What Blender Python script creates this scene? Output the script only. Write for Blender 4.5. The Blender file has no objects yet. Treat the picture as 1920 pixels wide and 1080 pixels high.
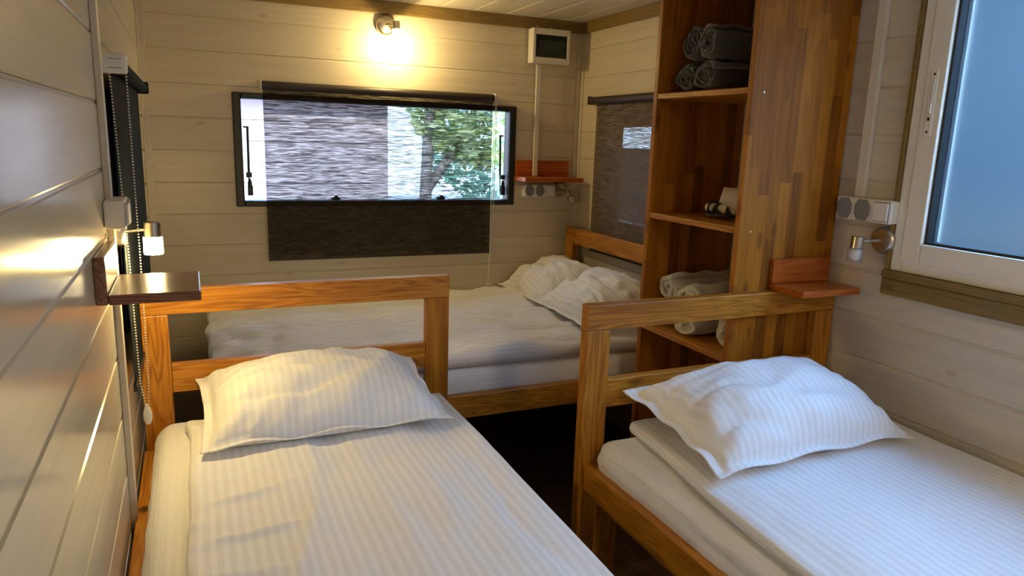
import bpy, bmesh, math, random
import numpy as np
from mathutils import Vector, Matrix, Euler

random.seed(7)
SC = bpy.context.scene
COL = SC.collection

# ------------------------------------------------------------------ camera, world, sun, exposure
W = 2.061            # inner width; left wall at x = 0, rear wall at y = 0, camera looks to +y
HC = 1.985           # ceiling
YF = -4.7            # wall behind the camera
cam = bpy.data.cameras.new('camera')
cam.sensor_width = 36.0
cam.lens = 1339.25 / 1920 * 36.0
cam.clip_start = 0.02
camo = bpy.data.objects.new('camera', cam)
COL.objects.link(camo)
Rv = Vector((0.91373625, -0.40507247, 0.03166002))
Uv = Vector((0.05384913, 0.19796574, 0.97872868))
Fv = Vector((0.40272365, 0.89259501, -0.20270127))
m = Matrix((Rv, Uv, -Fv)).transposed().to_4x4()
m.translation = Vector((0.16934, -3.4, 1.385375))
camo.matrix_world = m
SC.camera = camo

vs = SC.view_settings
vs.view_transform = 'Standard'
vs.look = 'None'
vs.exposure = 0.75
vs.gamma = 1.0
vs.use_curve_mapping = False

SKY = 11.0
SUN = 9.0
world = bpy.data.worlds.new('world')
SC.world = world
world.use_nodes = True
wn = world.node_tree.nodes
wl = world.node_tree.links
wn.clear()
wo = wn.new('ShaderNodeOutputWorld')
wb = wn.new('ShaderNodeBackground')
wb.inputs['Strength'].default_value = SKY
wtc = wn.new('ShaderNodeTexCoord')
wsep = wn.new('ShaderNodeSeparateXYZ')
wr = wn.new('ShaderNodeValToRGB')
wr.color_ramp.elements[0].position = 0.0
wr.color_ramp.elements[0].color = (0.64, 0.805, 1.0, 1)
wr.color_ramp.elements[1].position = 0.8
wr.color_ramp.elements[1].color = (0.27, 0.495, 0.92, 1)
wl.new(wtc.outputs['Generated'], wsep.inputs[0])
wl.new(wsep.outputs['Z'], wr.inputs[0])
wl.new(wr.outputs[0], wb.inputs['Color'])
wl.new(wb.outputs[0], wo.inputs[0])

sun = bpy.data.lights.new('sun', 'SUN')
sun.energy = SUN
sun.angle = math.radians(1.5)
sun.color = (1.0, 0.95, 0.87)
suno = bpy.data.objects.new('sun', sun)
COL.objects.link(suno)
suno.rotation_euler = Vector((0.05, 0.85, -0.53)).to_track_quat('-Z', 'Y').to_euler()

# daylight portals: they only tell the sampler where the window openings are
def portal(loc, rot, sx, sy):
    l = bpy.data.lights.new('window_portal', 'AREA')
    l.shape = 'RECTANGLE'
    l.size, l.size_y = sx, sy
    l.cycles.is_portal = True
    o = bpy.data.objects.new('window_portal', l)
    COL.objects.link(o)
    o.location = loc
    o.rotation_euler = rot
portal((1.02, 0.12, 1.30), (-math.pi / 2, 0, 0), 1.34, 0.5)
portal((W + 0.13, -2.60, 1.50), (0, math.pi / 2, 0), 0.95, 1.3)
portal((W + 0.09, -4.03, 1.445), (0, math.pi / 2, 0), 0.97, 1.14)

SC.cycles.use_denoising = True
SC.cycles.max_bounces = 10
SC.cycles.diffuse_bounces = 6
SC.cycles.transparent_max_bounces = 16
SC.cycles.sample_clamp_indirect = 6.0
SC.cycles.caustics_reflective = False
SC.cycles.caustics_refractive = True

# ------------------------------------------------------------------ node helpers
def new_mat(name):
    mt = bpy.data.materials.new(name)
    mt.use_nodes = True
    nt = mt.node_tree
    bs = nt.nodes['Principled BSDF']
    return mt, nt, bs

def nd(nt, t, **k):
    n = nt.nodes.new(t)
    for a, v in k.items():
        if a in n.inputs.keys():
            n.inputs[a].default_value = v
        else:
            setattr(n, a, v)
    return n

def ramp(nt, fac, stops):
    r = nt.nodes.new('ShaderNodeValToRGB')
    e = r.color_ramp.elements
    while len(e) < len(stops):
        e.new(0.5)
    for i, (p, c) in enumerate(stops):
        e[i].position = p
        e[i].color = (c[0], c[1], c[2], 1)
    nt.links.new(fac, r.inputs[0])
    return r.outputs[0]

def mixc(nt, f, a, b, mode='MIX'):
    n = nt.nodes.new('ShaderNodeMix')
    n.data_type = 'RGBA'
    n.blend_type = mode
    for sock, v in ((n.inputs[0], f), (n.inputs[6], a), (n.inputs[7], b)):
        if hasattr(v, 'is_output'):
            nt.links.new(v, sock)
        elif isinstance(v, (int, float)):
            sock.default_value = v
        else:
            sock.default_value = (v[0], v[1], v[2], 1)
    return n.outputs[2]

def mth(nt, op, a, b=0.5, c=None):
    n = nt.nodes.new('ShaderNodeMath')
    n.operation = op
    for i, v in enumerate((a, b, c)):
        if v is None:
            continue
        if hasattr(v, 'is_output'):
            nt.links.new(v, n.inputs[i])
        else:
            n.inputs[i].default_value = v
    return n.outputs[0]

def coords(nt, scale, axis=None, rnd=20.0):
    """object coordinates shifted by a random amount per object, then scaled"""
    tc = nt.nodes.new('ShaderNodeTexCoord')
    oi = nt.nodes.new('ShaderNodeObjectInfo')
    mul = mth(nt, 'MULTIPLY', oi.outputs['Random'], rnd)
    cx = nt.nodes.new('ShaderNodeCombineXYZ')
    for i in range(3):
        nt.links.new(mul, cx.inputs[i])
    add = nt.nodes.new('ShaderNodeVectorMath')
    add.operation = 'ADD'
    nt.links.new(tc.outputs['Object'], add.inputs[0])
    nt.links.new(cx.outputs[0], add.inputs[1])
    mp = nt.nodes.new('ShaderNodeMapping')
    mp.inputs['Scale'].default_value = scale
    nt.links.new(add.outputs[0], mp.inputs[0])
    return mp.outputs[0], oi

def bump(nt, bs, h, strength, dist=0.002):
    b = nt.nodes.new('ShaderNodeBump')
    b.inputs['Strength'].default_value = strength
    b.inputs['Distance'].default_value = dist
    nt.links.new(h, b.inputs['Height'])
    nt.links.new(b.outputs[0], bs.inputs['Normal'])

def noise(nt, vec, scale, detail=4, rough=0.55, dist=0.0):
    n = nd(nt, 'ShaderNodeTexNoise')
    n.inputs['Scale'].default_value = scale
    n.inputs['Detail'].default_value = detail
    n.inputs['Roughness'].default_value = rough
    n.inputs['Distortion'].default_value = dist
    if vec is not None:
        nt.links.new(vec, n.inputs['Vector'])
    return n.outputs['Fac']

def plain(name, col, rough=0.5, metal=0.0, spec=0.5, var=0.06, nscale=30.0):
    mt, nt, bs = new_mat(name)
    v, oi = coords(nt, (1, 1, 1))
    f = noise(nt, v, nscale, 3)
    lo = [c * (1 - var) for c in col]
    hi = [min(1, c * (1 + var)) for c in col]
    nt.links.new(ramp(nt, f, [(0.3, lo), (0.7, hi)]), bs.inputs['Base Color'])
    bs.inputs['Roughness'].default_value = rough
    bs.inputs['Metallic'].default_value = metal
    bs.inputs['Specular IOR Level'].default_value = spec
    return mt

def axis_scale(axis, along, across):
    return tuple(along if a == axis else across for a in 'xyz')

def wood(name, dark, mid, light, axis, rough=0.42, scale=1.0, ring=0.6, coat=0.12, rnd=20.0):
    mt, nt, bs = new_mat(name)
    v, oi = coords(nt, axis_scale(axis, 0.7 * scale, 9.0 * scale), rnd=rnd)
    warp = noise(nt, v, 1.6, 3, 0.5, 0.6)
    rings = mth(nt, 'FRACT', mth(nt, 'MULTIPLY', warp, 13.0))
    rings = mth(nt, 'ABSOLUTE', mth(nt, 'SUBTRACT', rings, 0.5))
    v2, _ = coords(nt, axis_scale(axis, 4 * scale, 160 * scale), rnd=rnd)
    fib = noise(nt, v2, 1.0, 4, 0.65)
    big, _ = coords(nt, axis_scale(axis, 1.5 * scale, 5 * scale), rnd=rnd)
    blot = noise(nt, big, 1.5, 2)
    f = mth(nt, 'ADD', mth(nt, 'MULTIPLY', rings, ring * 1.5), mth(nt, 'MULTIPLY', fib, 0.55))
    f = mth(nt, 'ADD', f, mth(nt, 'MULTIPLY', blot, 0.28))
    c = ramp(nt, f, [(0.25, dark), (0.58, mid), (0.95, light)])
    # knots
    vk, _ = coords(nt, axis_scale(axis, 3.2 * scale, 9 * scale), rnd=rnd)
    vo = nt.nodes.new('ShaderNodeTexVoronoi')
    vo.inputs['Scale'].default_value = 1.0
    nt.links.new(vk, vo.inputs['Vector'])
    kn = ramp(nt, vo.outputs['Distance'], [(0.05, (1, 1, 1)), (0.13, (0, 0, 0))])
    c = mixc(nt, mth(nt, 'MULTIPLY', kn, 0.65), c, [d * 0.45 for d in dark])
    nt.links.new(c, bs.inputs['Base Color'])
    bs.inputs['Roughness'].default_value = rough
    bs.inputs['Specular IOR Level'].default_value = 0.35
    bs.inputs['Coat Weight'].default_value = coat
    bs.inputs['Coat Roughness'].default_value = 0.25
    bump(nt, bs, fib, 0.25, 0.001)
    return mt

def stave_wood(name, sw=0.043, sl=0.45):
    """edge-glued laminated pine: staves run along z, each with its own tone"""
    mt, nt, bs = new_mat(name)
    tc = nt.nodes.new('ShaderNodeTexCoord')
    sep = nt.nodes.new('ShaderNodeSeparateXYZ')
    nt.links.new(tc.outputs['Object'], sep.inputs[0])
    cell = mth(nt, 'FLOOR', mth(nt, 'DIVIDE', mth(nt, 'ADD', sep.outputs['X'], 0.011), sw))
    wn1 = nt.nodes.new('ShaderNodeTexWhiteNoise')
    wn1.noise_dimensions = '1D'
    nt.links.new(cell, wn1.inputs['W'])
    zz = mth(nt, 'ADD', mth(nt, 'DIVIDE', sep.outputs['Z'], sl), mth(nt, 'MULTIPLY', wn1.outputs['Value'], 7.0))
    zc = mth(nt, 'FLOOR', zz)
    cb = nt.nodes.new('ShaderNodeCombineXYZ')
    nt.links.new(cell, cb.inputs[0])
    nt.links.new(zc, cb.inputs[1])
    wn2 = nt.nodes.new('ShaderNodeTexWhiteNoise')
    wn2.noise_dimensions = '2D'
    nt.links.new(cb.outputs[0], wn2.inputs['Vector'])
    tone = wn2.outputs['Value']
    mp = nt.nodes.new('ShaderNodeMapping')
    mp.inputs['Scale'].default_value = (90, 90, 3)
    nt.links.new(tc.outputs['Object'], mp.inputs[0])
    fib = noise(nt, mp.outputs[0], 1.0, 4, 0.6)
    mp2 = nt.nodes.new('ShaderNodeMapping')
    mp2.inputs['Scale'].default_value = (14, 14, 1.6)
    nt.links.new(tc.outputs['Object'], mp2.inputs[0])
    warp = noise(nt, mp2.outputs[0], 1.0, 3, 0.5, 0.5)
    rings = mth(nt, 'ABSOLUTE', mth(nt, 'SUBTRACT', mth(nt, 'FRACT', mth(nt, 'MULTIPLY', warp, 7.0)), 0.5))
    f = mth(nt, 'ADD', mth(nt, 'MULTIPLY', tone, 0.48), mth(nt, 'MULTIPLY', fib, 0.45))
    f = mth(nt, 'ADD', f, mth(nt, 'MULTIPLY', rings, 0.28))
    c = ramp(nt, f, [(0.2, (0.155, 0.043, 0.003)), (0.5, (0.305, 0.100, 0.0045)), (0.85, (0.45, 0.170, 0.009))])
    mpk = nt.nodes.new('ShaderNodeMapping')
    mpk.inputs['Scale'].default_value = (16, 16, 6)
    nt.links.new(tc.outputs['Object'], mpk.inputs[0])
    vo = nt.nodes.new('ShaderNodeTexVoronoi')
    vo.inputs['Scale'].default_value = 1.0
    nt.links.new(mpk.outputs[0], vo.inputs['Vector'])
    kn = ramp(nt, vo.outputs['Distance'], [(0.10, (1, 1, 1)), (0.22, (0, 0, 0))])
    c = mixc(nt, mth(nt, 'MULTIPLY', kn, 0.6), c, (0.10, 0.025, 0.005))
    nt.links.new(c, bs.inputs['Base Color'])
    bs.inputs['Roughness'].default_value = 0.48
    bs.inputs['Specular IOR Level'].default_value = 0.3
    bs.inputs['Coat Weight'].default_value = 0.05
    bs.inputs['Coat Roughness'].default_value = 0.25
    bump(nt, bs, fib, 0.2, 0.001)
    return mt

def board_mat(name, axis, col, rough=0.36, knots=True, contrast=0.16):
    """white-washed cladding board with fine grain along its length"""
    mt, nt, bs = new_mat(name)
    v, oi = coords(nt, axis_scale(axis, 3.0, 130))
    fine = noise(nt, v, 1.0, 5, 0.7, 0.3)
    v2, _ = coords(nt, axis_scale(axis, 0.8, 16))
    wide = noise(nt, v2, 1.5, 3, 0.5, 0.8)
    f = mth(nt, 'ADD', mth(nt, 'MULTIPLY', fine, 0.6), mth(nt, 'MULTIPLY', wide, 0.5))
    c0 = [x * (1 - contrast) for x in col]
    c1 = [min(1, x * (1 + contrast * 0.55)) for x in col]
    c = ramp(nt, f, [(0.3, c0), (0.75, c1)])
    tone = ramp(nt, oi.outputs['Random'], [(0, (0.94, 0.94, 0.93)), (1, (1, 1, 1))])
    c = mixc(nt, 1.0, c, tone, 'MULTIPLY')
    if knots:
        vk, _ = coords(nt, axis_scale(axis, 4.5, 9))
        vo = nt.nodes.new('ShaderNodeTexVoronoi')
        vo.inputs['Scale'].default_value = 1.0
        nt.links.new(vk, vo.inputs['Vector'])
        kn = ramp(nt, vo.outputs['Distance'], [(0.03, (1, 1, 1)), (0.11, (0, 0, 0))])
        c = mixc(nt, mth(nt, 'MULTIPLY', kn, 0.5), c, [col[0] * 0.5, col[1] * 0.42, col[2] * 0.36])
    nt.links.new(c, bs.inputs['Base Color'])
    bs.inputs['Specular IOR Level'].default_value = 0.5 if rough > 0.3 else 0.22
    rr = ramp(nt, wide, [(0.2, (rough * 0.85,) * 3), (0.8, (rough * 1.15,) * 3)])
    nt.links.new(rr, bs.inputs['Roughness'])
    bump(nt, bs, fine, 0.10 if rough > 0.3 else 0.02, 0.001)
    return mt

def linen_mat(name, col=(0.83, 0.83, 0.83), period=0.021, amp=0.075):
    """white satin-stripe cotton; stripes follow the first UV axis (metres)"""
    mt, nt, bs = new_mat(name)
    uv = nt.nodes.new('ShaderNodeUVMap')
    sep = nt.nodes.new('ShaderNodeSeparateXYZ')
    nt.links.new(uv.outputs[0], sep.inputs[0])
    s = mth(nt, 'SINE', mth(nt, 'MULTIPLY', sep.outputs['X'], 2 * math.pi / period))
    st = mth(nt, 'MULTIPLY_ADD', s, 3.0, 0.5)
    st = mth(nt, 'MINIMUM', mth(nt, 'MAXIMUM', st, 0.0), 1.0)
    c = mixc(nt, st, [x * (1 - amp) for x in col], col)
    nt.links.new(c, bs.inputs['Base Color'])
    rr = mth(nt, 'MULTIPLY_ADD', st, -0.25, 0.75)
    nt.links.new(rr, bs.inputs['Roughness'])
    bs.inputs['Specular IOR Level'].default_value = 0.35
    bs.inputs['Sheen Weight'].default_value = 0.15
    mp = nt.nodes.new('ShaderNodeMapping')
    mp.inputs['Scale'].default_value = (900, 900, 900)
    nt.links.new(uv.outputs[0], mp.inputs[0])
    wv = noise(nt, mp.outputs[0], 1.0, 2)
    mp2 = nt.nodes.new('ShaderNodeMapping')
    mp2.inputs['Scale'].default_value = (28, 16, 1)
    nt.links.new(uv.outputs[0], mp2.inputs[0])
    cr = noise(nt, mp2.outputs[0], 1.0, 4, 0.55, 0.5)
    h = mth(nt, 'ADD', mth(nt, 'MULTIPLY', cr, 1.0), mth(nt, 'MULTIPLY', wv, 0.03))
    h = mth(nt, 'ADD', h, mth(nt, 'MULTIPLY', st, 0.10))
    bump(nt, bs, h, 0.5, 0.005)
    return mt

def screen_mat(name, col, open_min, open_max, axis_h='x'):
    """woven roller-blind fabric: irregular horizontal threads with gaps between them"""
    mt, nt, bs = new_mat(name)
    tc = nt.nodes.new('ShaderNodeTexCoord')
    mp = nt.nodes.new('ShaderNodeMapping')
    mp.inputs['Scale'].default_value = (22, 22, 640)
    nt.links.new(tc.outputs['Object'], mp.inputs[0])
    t = noise(nt, mp.outputs[0], 1.0, 2, 0.6, 0.0)
    mp2 = nt.nodes.new('ShaderNodeMapping')
    mp2.inputs['Scale'].default_value = (8, 8, 270)
    nt.links.new(tc.outputs['Object'], mp2.inputs[0])
    t2 = noise(nt, mp2.outputs[0], 1.0, 2, 0.6)
    f = mth(nt, 'ADD', mth(nt, 'MULTIPLY', t, 0.65), mth(nt, 'MULTIPLY', t2, 0.35))
    c = ramp(nt, f, [(0.36, [x * 0.5 for x in col]), (0.62, [x * 1.7 for x in col])])
    nt.links.new(c, bs.inputs['Base Color'])
    bs.inputs['Roughness'].default_value = 0.75
    bs.inputs['Specular IOR Level'].default_value = 0.2
    op = ramp(nt, f, [(0.40, (open_max,) * 3), (0.58, (open_min,) * 3)])
    tr = nt.nodes.new('ShaderNodeBsdfTransparent')
    mx = nt.nodes.new('ShaderNodeMixShader')
    nt.links.new(op, mx.inputs[0])
    nt.links.new(bs.outputs[0], mx.inputs[1])
    nt.links.new(tr.outputs[0], mx.inputs[2])
    out = nt.nodes['Material Output']
    nt.links.new(mx.outputs[0], out.inputs['Surface'])
    return mt

def clear_glass(name, tint=(0.95, 0.98, 1.0), gloss=0.12, rough=0.03):
    mt, nt, bs = new_mat(name)
    tr = nt.nodes.new('ShaderNodeBsdfTransparent')
    tr.inputs[0].default_value = (*tint, 1)
    gl = nt.nodes.new('ShaderNodeBsdfGlossy')
    gl.inputs['Roughness'].default_value = rough
    fr = nt.nodes.new('ShaderNodeLayerWeight')
    fr.inputs['Blend'].default_value = gloss
    mx = nt.nodes.new('ShaderNodeMixShader')
    nt.links.new(fr.outputs['Fresnel'], mx.inputs[0])
    nt.links.new(tr.outputs[0], mx.inputs[1])
    nt.links.new(gl.outputs[0], mx.inputs[2])
    nt.links.new(mx.outputs[0], nt.nodes['Material Output'].inputs['Surface'])
    return mt

def frosted_glass(name):
    mt, nt, bs = new_mat(name)
    rf = nt.nodes.new('ShaderNodeBsdfRefraction')
    rf.inputs['IOR'].default_value = 1.08
    rf.inputs['Roughness'].default_value = 0.62
    rf.inputs['Color'].default_value = (0.80, 0.90, 0.95, 1)
    tl = nt.nodes.new('ShaderNodeBsdfTranslucent')
    tl.inputs[0].default_value = (0.80, 0.90, 0.95, 1)
    gl = nt.nodes.new('ShaderNodeBsdfGlossy')
    gl.inputs['Roughness'].default_value = 0.25
    m1 = nt.nodes.new('ShaderNodeMixShader')
    m1.inputs[0].default_value = 0.025
    nt.links.new(rf.outputs[0], m1.inputs[1])
    nt.links.new(tl.outputs[0], m1.inputs[2])
    m2 = nt.nodes.new('ShaderNodeMixShader')
    m2.inputs[0].default_value = 0.05
    nt.links.new(m1.outputs[0], m2.inputs[1])
    nt.links.new(gl.outputs[0], m2.inputs[2])
    nt.links.new(m2.outputs[0], nt.nodes['Material Output'].inputs['Surface'])
    return mt

def emit_mat(name, col, strength):
    mt, nt, bs = new_mat(name)
    bs.inputs['Base Color'].default_value = (0.9, 0.85, 0.7, 1)
    bs.inputs['Emission Color'].default_value = (*col, 1)
    bs.inputs['Emission Strength'].default_value = strength
    return mt

def terry_mat(name, col):
    mt, nt, bs = new_mat(name)
    v, oi = coords(nt, (1, 1, 1))
    n = noise(nt, v, 260, 3, 0.7)
    n2 = noise(nt, v, 25, 3)
    f = mth(nt, 'ADD', mth(nt, 'MULTIPLY', n, 0.6), mth(nt, 'MULTIPLY', n2, 0.4))
    nt.links.new(ramp(nt, f, [(0.3, [x * 0.7 for x in col]), (0.7, [min(1, x * 1.1) for x in col])]), bs.inputs['Base Color'])
    bs.inputs['Roughness'].default_value = 0.95
    bs.inputs['Sheen Weight'].default_value = 0.4
    bump(nt, bs, n, 0.6, 0.004)
    return mt

# ------------------------------------------------------------------ materials
WALLC = (0.61, 0.54, 0.42)
M = {}
M['board_x'] = board_mat('whitewashed_board_x', 'x', WALLC)
M['board_y'] = board_mat('whitewashed_board_y', 'y', WALLC)
M['board_gloss'] = board_mat('whitewashed_board_gloss', 'y', (0.62, 0.565, 0.45), rough=0.17, contrast=0.06, knots=False)
M['batten'] = plain('wall_backing', (0.42, 0.37, 0.29), 0.7)
M['strip'] = plain('cream_strip', (0.58, 0.52, 0.42), 0.4)
M['ceiling'] = board_mat('ceiling_panel', 'y', (0.68, 0.64, 0.58), rough=0.3, knots=False, contrast=0.05)
M['trim_x'] = wood('olive_trim_x', (0.13, 0.080, 0.022), (0.235, 0.155, 0.047), (0.32, 0.22, 0.075), 'x', 0.45, ring=0.2, coat=0.1)
M['trim_y'] = wood('olive_trim_y', (0.13, 0.080, 0.022), (0.235, 0.155, 0.047), (0.32, 0.22, 0.075), 'y', 0.45, ring=0.2, coat=0.1)
OD, OM, OL = (0.19, 0.058, 0.005), (0.37, 0.138, 0.010), (0.52, 0.225, 0.022)
M['pine_x'] = wood('honey_pine_x', OD, OM, OL, 'x', 0.42)
M['pine_y'] = wood('honey_pine_y', OD, OM, OL, 'y', 0.42)
M['pine_z'] = wood('honey_pine_z', OD, OM, OL, 'z', 0.42)
M['stave'] = stave_wood('laminated_pine')
M['shelf_x'] = wood('red_stained_pine_x', (0.22, 0.040, 0.006), (0.38, 0.085, 0.012), (0.48, 0.13, 0.020), 'x', 0.3)
M['shelf_dark_x'] = wood('brown_stained_pine_x', (0.10, 0.038, 0.020), (0.18, 0.075, 0.045), (0.27, 0.13, 0.085), 'x', 0.22, coat=0.5)
M['shelf_dark_y'] = wood('brown_stained_pine_y', (0.10, 0.038, 0.020), (0.18, 0.075, 0.045), (0.27, 0.13, 0.085), 'y', 0.25, coat=0.4)
M['floor'] = wood('dark_floor_board', (0.045, 0.027, 0.015), (0.095, 0.058, 0.032), (0.14, 0.09, 0.055), 'y', 0.4)
M['linen'] = linen_mat('satin_stripe_linen')
M['linen_plain'] = linen_mat('plain_white_sheet', (0.82, 0.82, 0.82), 0.021, 0.03)
M['blind'] = screen_mat('brown_screen_fabric', (0.022, 0.017, 0.013), 0.17, 0.70)
M['blind_side'] = screen_mat('taupe_screen_fabric', (0.125, 0.092, 0.066), 0.04, 0.42)
M['blind_left'] = plain('slate_blind_fabric', (0.016, 0.020, 0.022), 0.9, spec=0.08)
M['blind_bar'] = plain('brown_blind_bar', (0.028, 0.019, 0.015), 0.5)
M['black'] = plain('black_window_plastic', (0.012, 0.013, 0.014), 0.4)
M['white_plastic'] = plain('white_plastic', (0.74, 0.72, 0.67), 0.35, var=0.02)
M['duct_plastic'] = plain('cream_duct_plastic', (0.66, 0.62, 0.54), 0.4, var=0.02)
M['grey_plastic'] = plain('grey_flap_plastic', (0.20, 0.21, 0.22), 0.4, var=0.03)
M['pvc'] = plain('white_pvc', (0.79, 0.745, 0.645), 0.3, var=0.02)
M['gasket'] = plain('black_gasket', (0.006, 0.006, 0.007), 0.5)
M['steel'] = plain('brushed_steel', (0.50, 0.46, 0.40), 0.28, metal=1.0, var=0.08)
M['dark_door'] = plain('smoked_door', (0.020, 0.024, 0.022), 0.15)
M['breaker'] = plain('dim_breakers', (0.05, 0.055, 0.05), 0.5)
M['glass'] = clear_glass('window_glass')
M['tinted_glass'] = clear_glass('tinted_acrylic', (0.62, 0.65, 0.66))
M['crystal'] = clear_glass('clear_lamp_glass', (0.98, 0.97, 0.95), 0.15, 0.05)
_nt = M['crystal'].node_tree
_tl = _nt.nodes.new('ShaderNodeBsdfTranslucent')
_tl.inputs[0].default_value = (0.95, 0.93, 0.9, 1)
_mx = _nt.nodes.new('ShaderNodeMixShader')
_mx.inputs[0].default_value = 0.22
_src = _nt.nodes['Material Output'].inputs['Surface'].links[0].from_socket
_nt.links.new(_src, _mx.inputs[1])
_nt.links.new(_tl.outputs[0], _mx.inputs[2])
_nt.links.new(_mx.outputs[0], _nt.nodes['Material Output'].inputs['Surface'])
M['frost'] = frosted_glass('frosted_glass')
M['bulb_on'] = emit_mat('lit_bulb', (1.0, 0.80, 0.42), 60.0)
M['fill_dome'] = emit_mat('fill_dome_emit', (1.0, 0.785, 0.49), 52.0)  # glow of the added fill lamp
M['bulb_off'] = plain('unlit_bulb', (0.75, 0.72, 0.65), 0.3)
M['towel_dark'] = terry_mat('charcoal_towel', (0.055, 0.055, 0.056))
M['towel_white'] = terry_mat('white_towel', (0.66, 0.60, 0.49))
M['cream'] = plain('cream_plastic', (0.62, 0.54, 0.40), 0.4)
M['cord'] = plain('black_cord', (0.012, 0.011, 0.010), 0.5)
M['bead'] = plain('white_bead', (0.72, 0.70, 0.66), 0.4)
M['screw'] = plain('screw_head', (0.85, 0.82, 0.75), 0.25, metal=0.6)
M['siding'] = plain('pale_siding', (0.64, 0.52, 0.53), 0.7)
M['blocker_blue'] = plain('blocker_slate_blue', (0.016, 0.026, 0.034), 0.9, spec=0.1)  # added blocker wall, dark so the frosted pane looks dim
M['blocker_low'] = plain('blocker_grey_green', (0.028, 0.034, 0.033), 0.9, spec=0.1)  # lighter lower band of the added blocker, gives the pane its gradient
M['ground'] = plain('pale_gravel', (0.52, 0.51, 0.49), 0.9, var=0.2, nscale=60)
M['bark'] = plain('grey_bark', (0.34, 0.30, 0.27), 0.9, var=0.3, nscale=20)
M['leaf'] = plain('leaf_green', (0.62, 0.70, 0.36), 0.6, var=0.35, nscale=4)
M['leaf2'] = plain('leaf_blue_green', (0.42, 0.66, 0.50), 0.6, var=0.35, nscale=4)
M['fence'] = plain('dark_fence_board', (0.045, 0.045, 0.045), 0.8)
M['brick'] = plain('red_roof', (0.50, 0.14, 0.10), 0.8, var=0.25, nscale=12)

# ------------------------------------------------------------------ mesh helpers
class MB:
    def __init__(s):
        s.v = []; s.f = []; s.uv = None
    def box(s, x0, x1, y0, y1, z0, z1):
        b = len(s.v)
        s.v += [(x, y, z) for z in (z0, z1) for y in (y0, y1) for x in (x0, x1)]
        s.f += [tuple(b + i for i in q) for q in ((0, 2, 3, 1), (4, 5, 7, 6), (0, 1, 5, 4), (2, 6, 7, 3), (0, 4, 6, 2), (1, 3, 7, 5))]
        return s
    def cyl(s, p0, p1, r0, r1=None, n=20, caps=True):
        r1 = r0 if r1 is None else r1
        p0, p1 = Vector(p0), Vector(p1)
        d = (p1 - p0).normalized()
        a = d.orthogonal().normalized()
        c = d.cross(a)
        b = len(s.v)
        for p, r in ((p0, r0), (p1, r1)):
            for i in range(n):
                t = 2 * math.pi * i / n
                s.v.append(tuple(p + a * (r * math.cos(t)) + c * (r * math.sin(t))))
        for i in range(n):
            j = (i + 1) % n
            s.f.append((b + i, b + j, b + n + j, b + n + i))
        if caps:
            s.f.append(tuple(b + n - 1 - i for i in range(n)))
            s.f.append(tuple(b + n + i for i in range(n)))
        return s
    def lathe(s, origin, axis, prof, n=28, close=True):
        """prof: list of (distance along axis, radius)"""
        o, d = Vector(origin), Vector(axis).normalized()
        a = d.orthogonal().normalized()
        c = d.cross(a)
        b = len(s.v)
        for h, r in prof:
            for i in range(n):
                t = 2 * math.pi * i / n
                s.v.append(tuple(o + d * h + a * (r * math.cos(t)) + c * (r * math.sin(t))))
        for k in range(len(prof) - 1):
            for i in range(n):
                j = (i + 1) % n
                s.f.append((b + k * n + i, b + k * n + j, b + (k + 1) * n + j, b + (k + 1) * n + i))
        if close:
            s.f.append(tuple(b + n - 1 - i for i in range(n)))
            e = b + (len(prof) - 1) * n
            s.f.append(tuple(e + i for i in range(n)))
        return s
    def tube(s, pts, r, n=8):
        pts = [Vector(p) for p in pts]
        b = len(s.v)
        up = Vector((0.13, 0.31, 0.94))
        for k, p in enumerate(pts):
            d = (pts[min(k + 1, len(pts) - 1)] - pts[max(k - 1, 0)]).normalized()
            a = d.cross(up)
            a = a.normalized() if a.length > 1e-4 else d.orthogonal().normalized()
            c = d.cross(a)
            rr = r[k] if isinstance(r, (list, tuple)) else r
            for i in range(n):
                t = 2 * math.pi * i / n
                s.v.append(tuple(p + a * (rr * math.cos(t)) + c * (rr * math.sin(t))))
        for k in range(len(pts) - 1):
            for i in range(n):
                j = (i + 1) % n
                s.f.append((b + k * n + i, b + k * n + j, b + (k + 1) * n + j, b + (k + 1) * n + i))
        s.f.append(tuple(b + n - 1 - i for i in range(n)))
        e = b + (len(pts) - 1) * n
        s.f.append(tuple(e + i for i in range(n)))
        return s
    def ball(s, c, r, n=6, m=5, sc=(1, 1, 1)):
        b = len(s.v)
        for k in range(1, m):
            ph = math.pi * k / m
            for i in range(n):
                t = 2 * math.pi * i / n
                s.v.append((c[0] + sc[0] * r * math.sin(ph) * math.cos(t), c[1] + sc[1] * r * math.sin(ph) * math.sin(t), c[2] + sc[2] * r * math.cos(ph)))
        top = len(s.v); s.v.append((c[0], c[1], c[2] + r * sc[2]))
        bot = len(s.v); s.v.append((c[0], c[1], c[2] - r * sc[2]))
        for k in range(m - 2):
            for i in range(n):
                j = (i + 1) % n
                s.f.append((b + k * n + i, b + (k + 1) * n + i, b + (k + 1) * n + j, b + k * n + j))
        for i in range(n):
            j = (i + 1) % n
            s.f.append((top, b + i, b + j))
            e = b + (m - 2) * n
            s.f.append((bot, e + j, e + i))
        return s

def loc_of(parent):
    x = Vector((0, 0, 0))
    while parent is not None:
        x = x + parent.location
        parent = parent.parent
    return x

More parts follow.
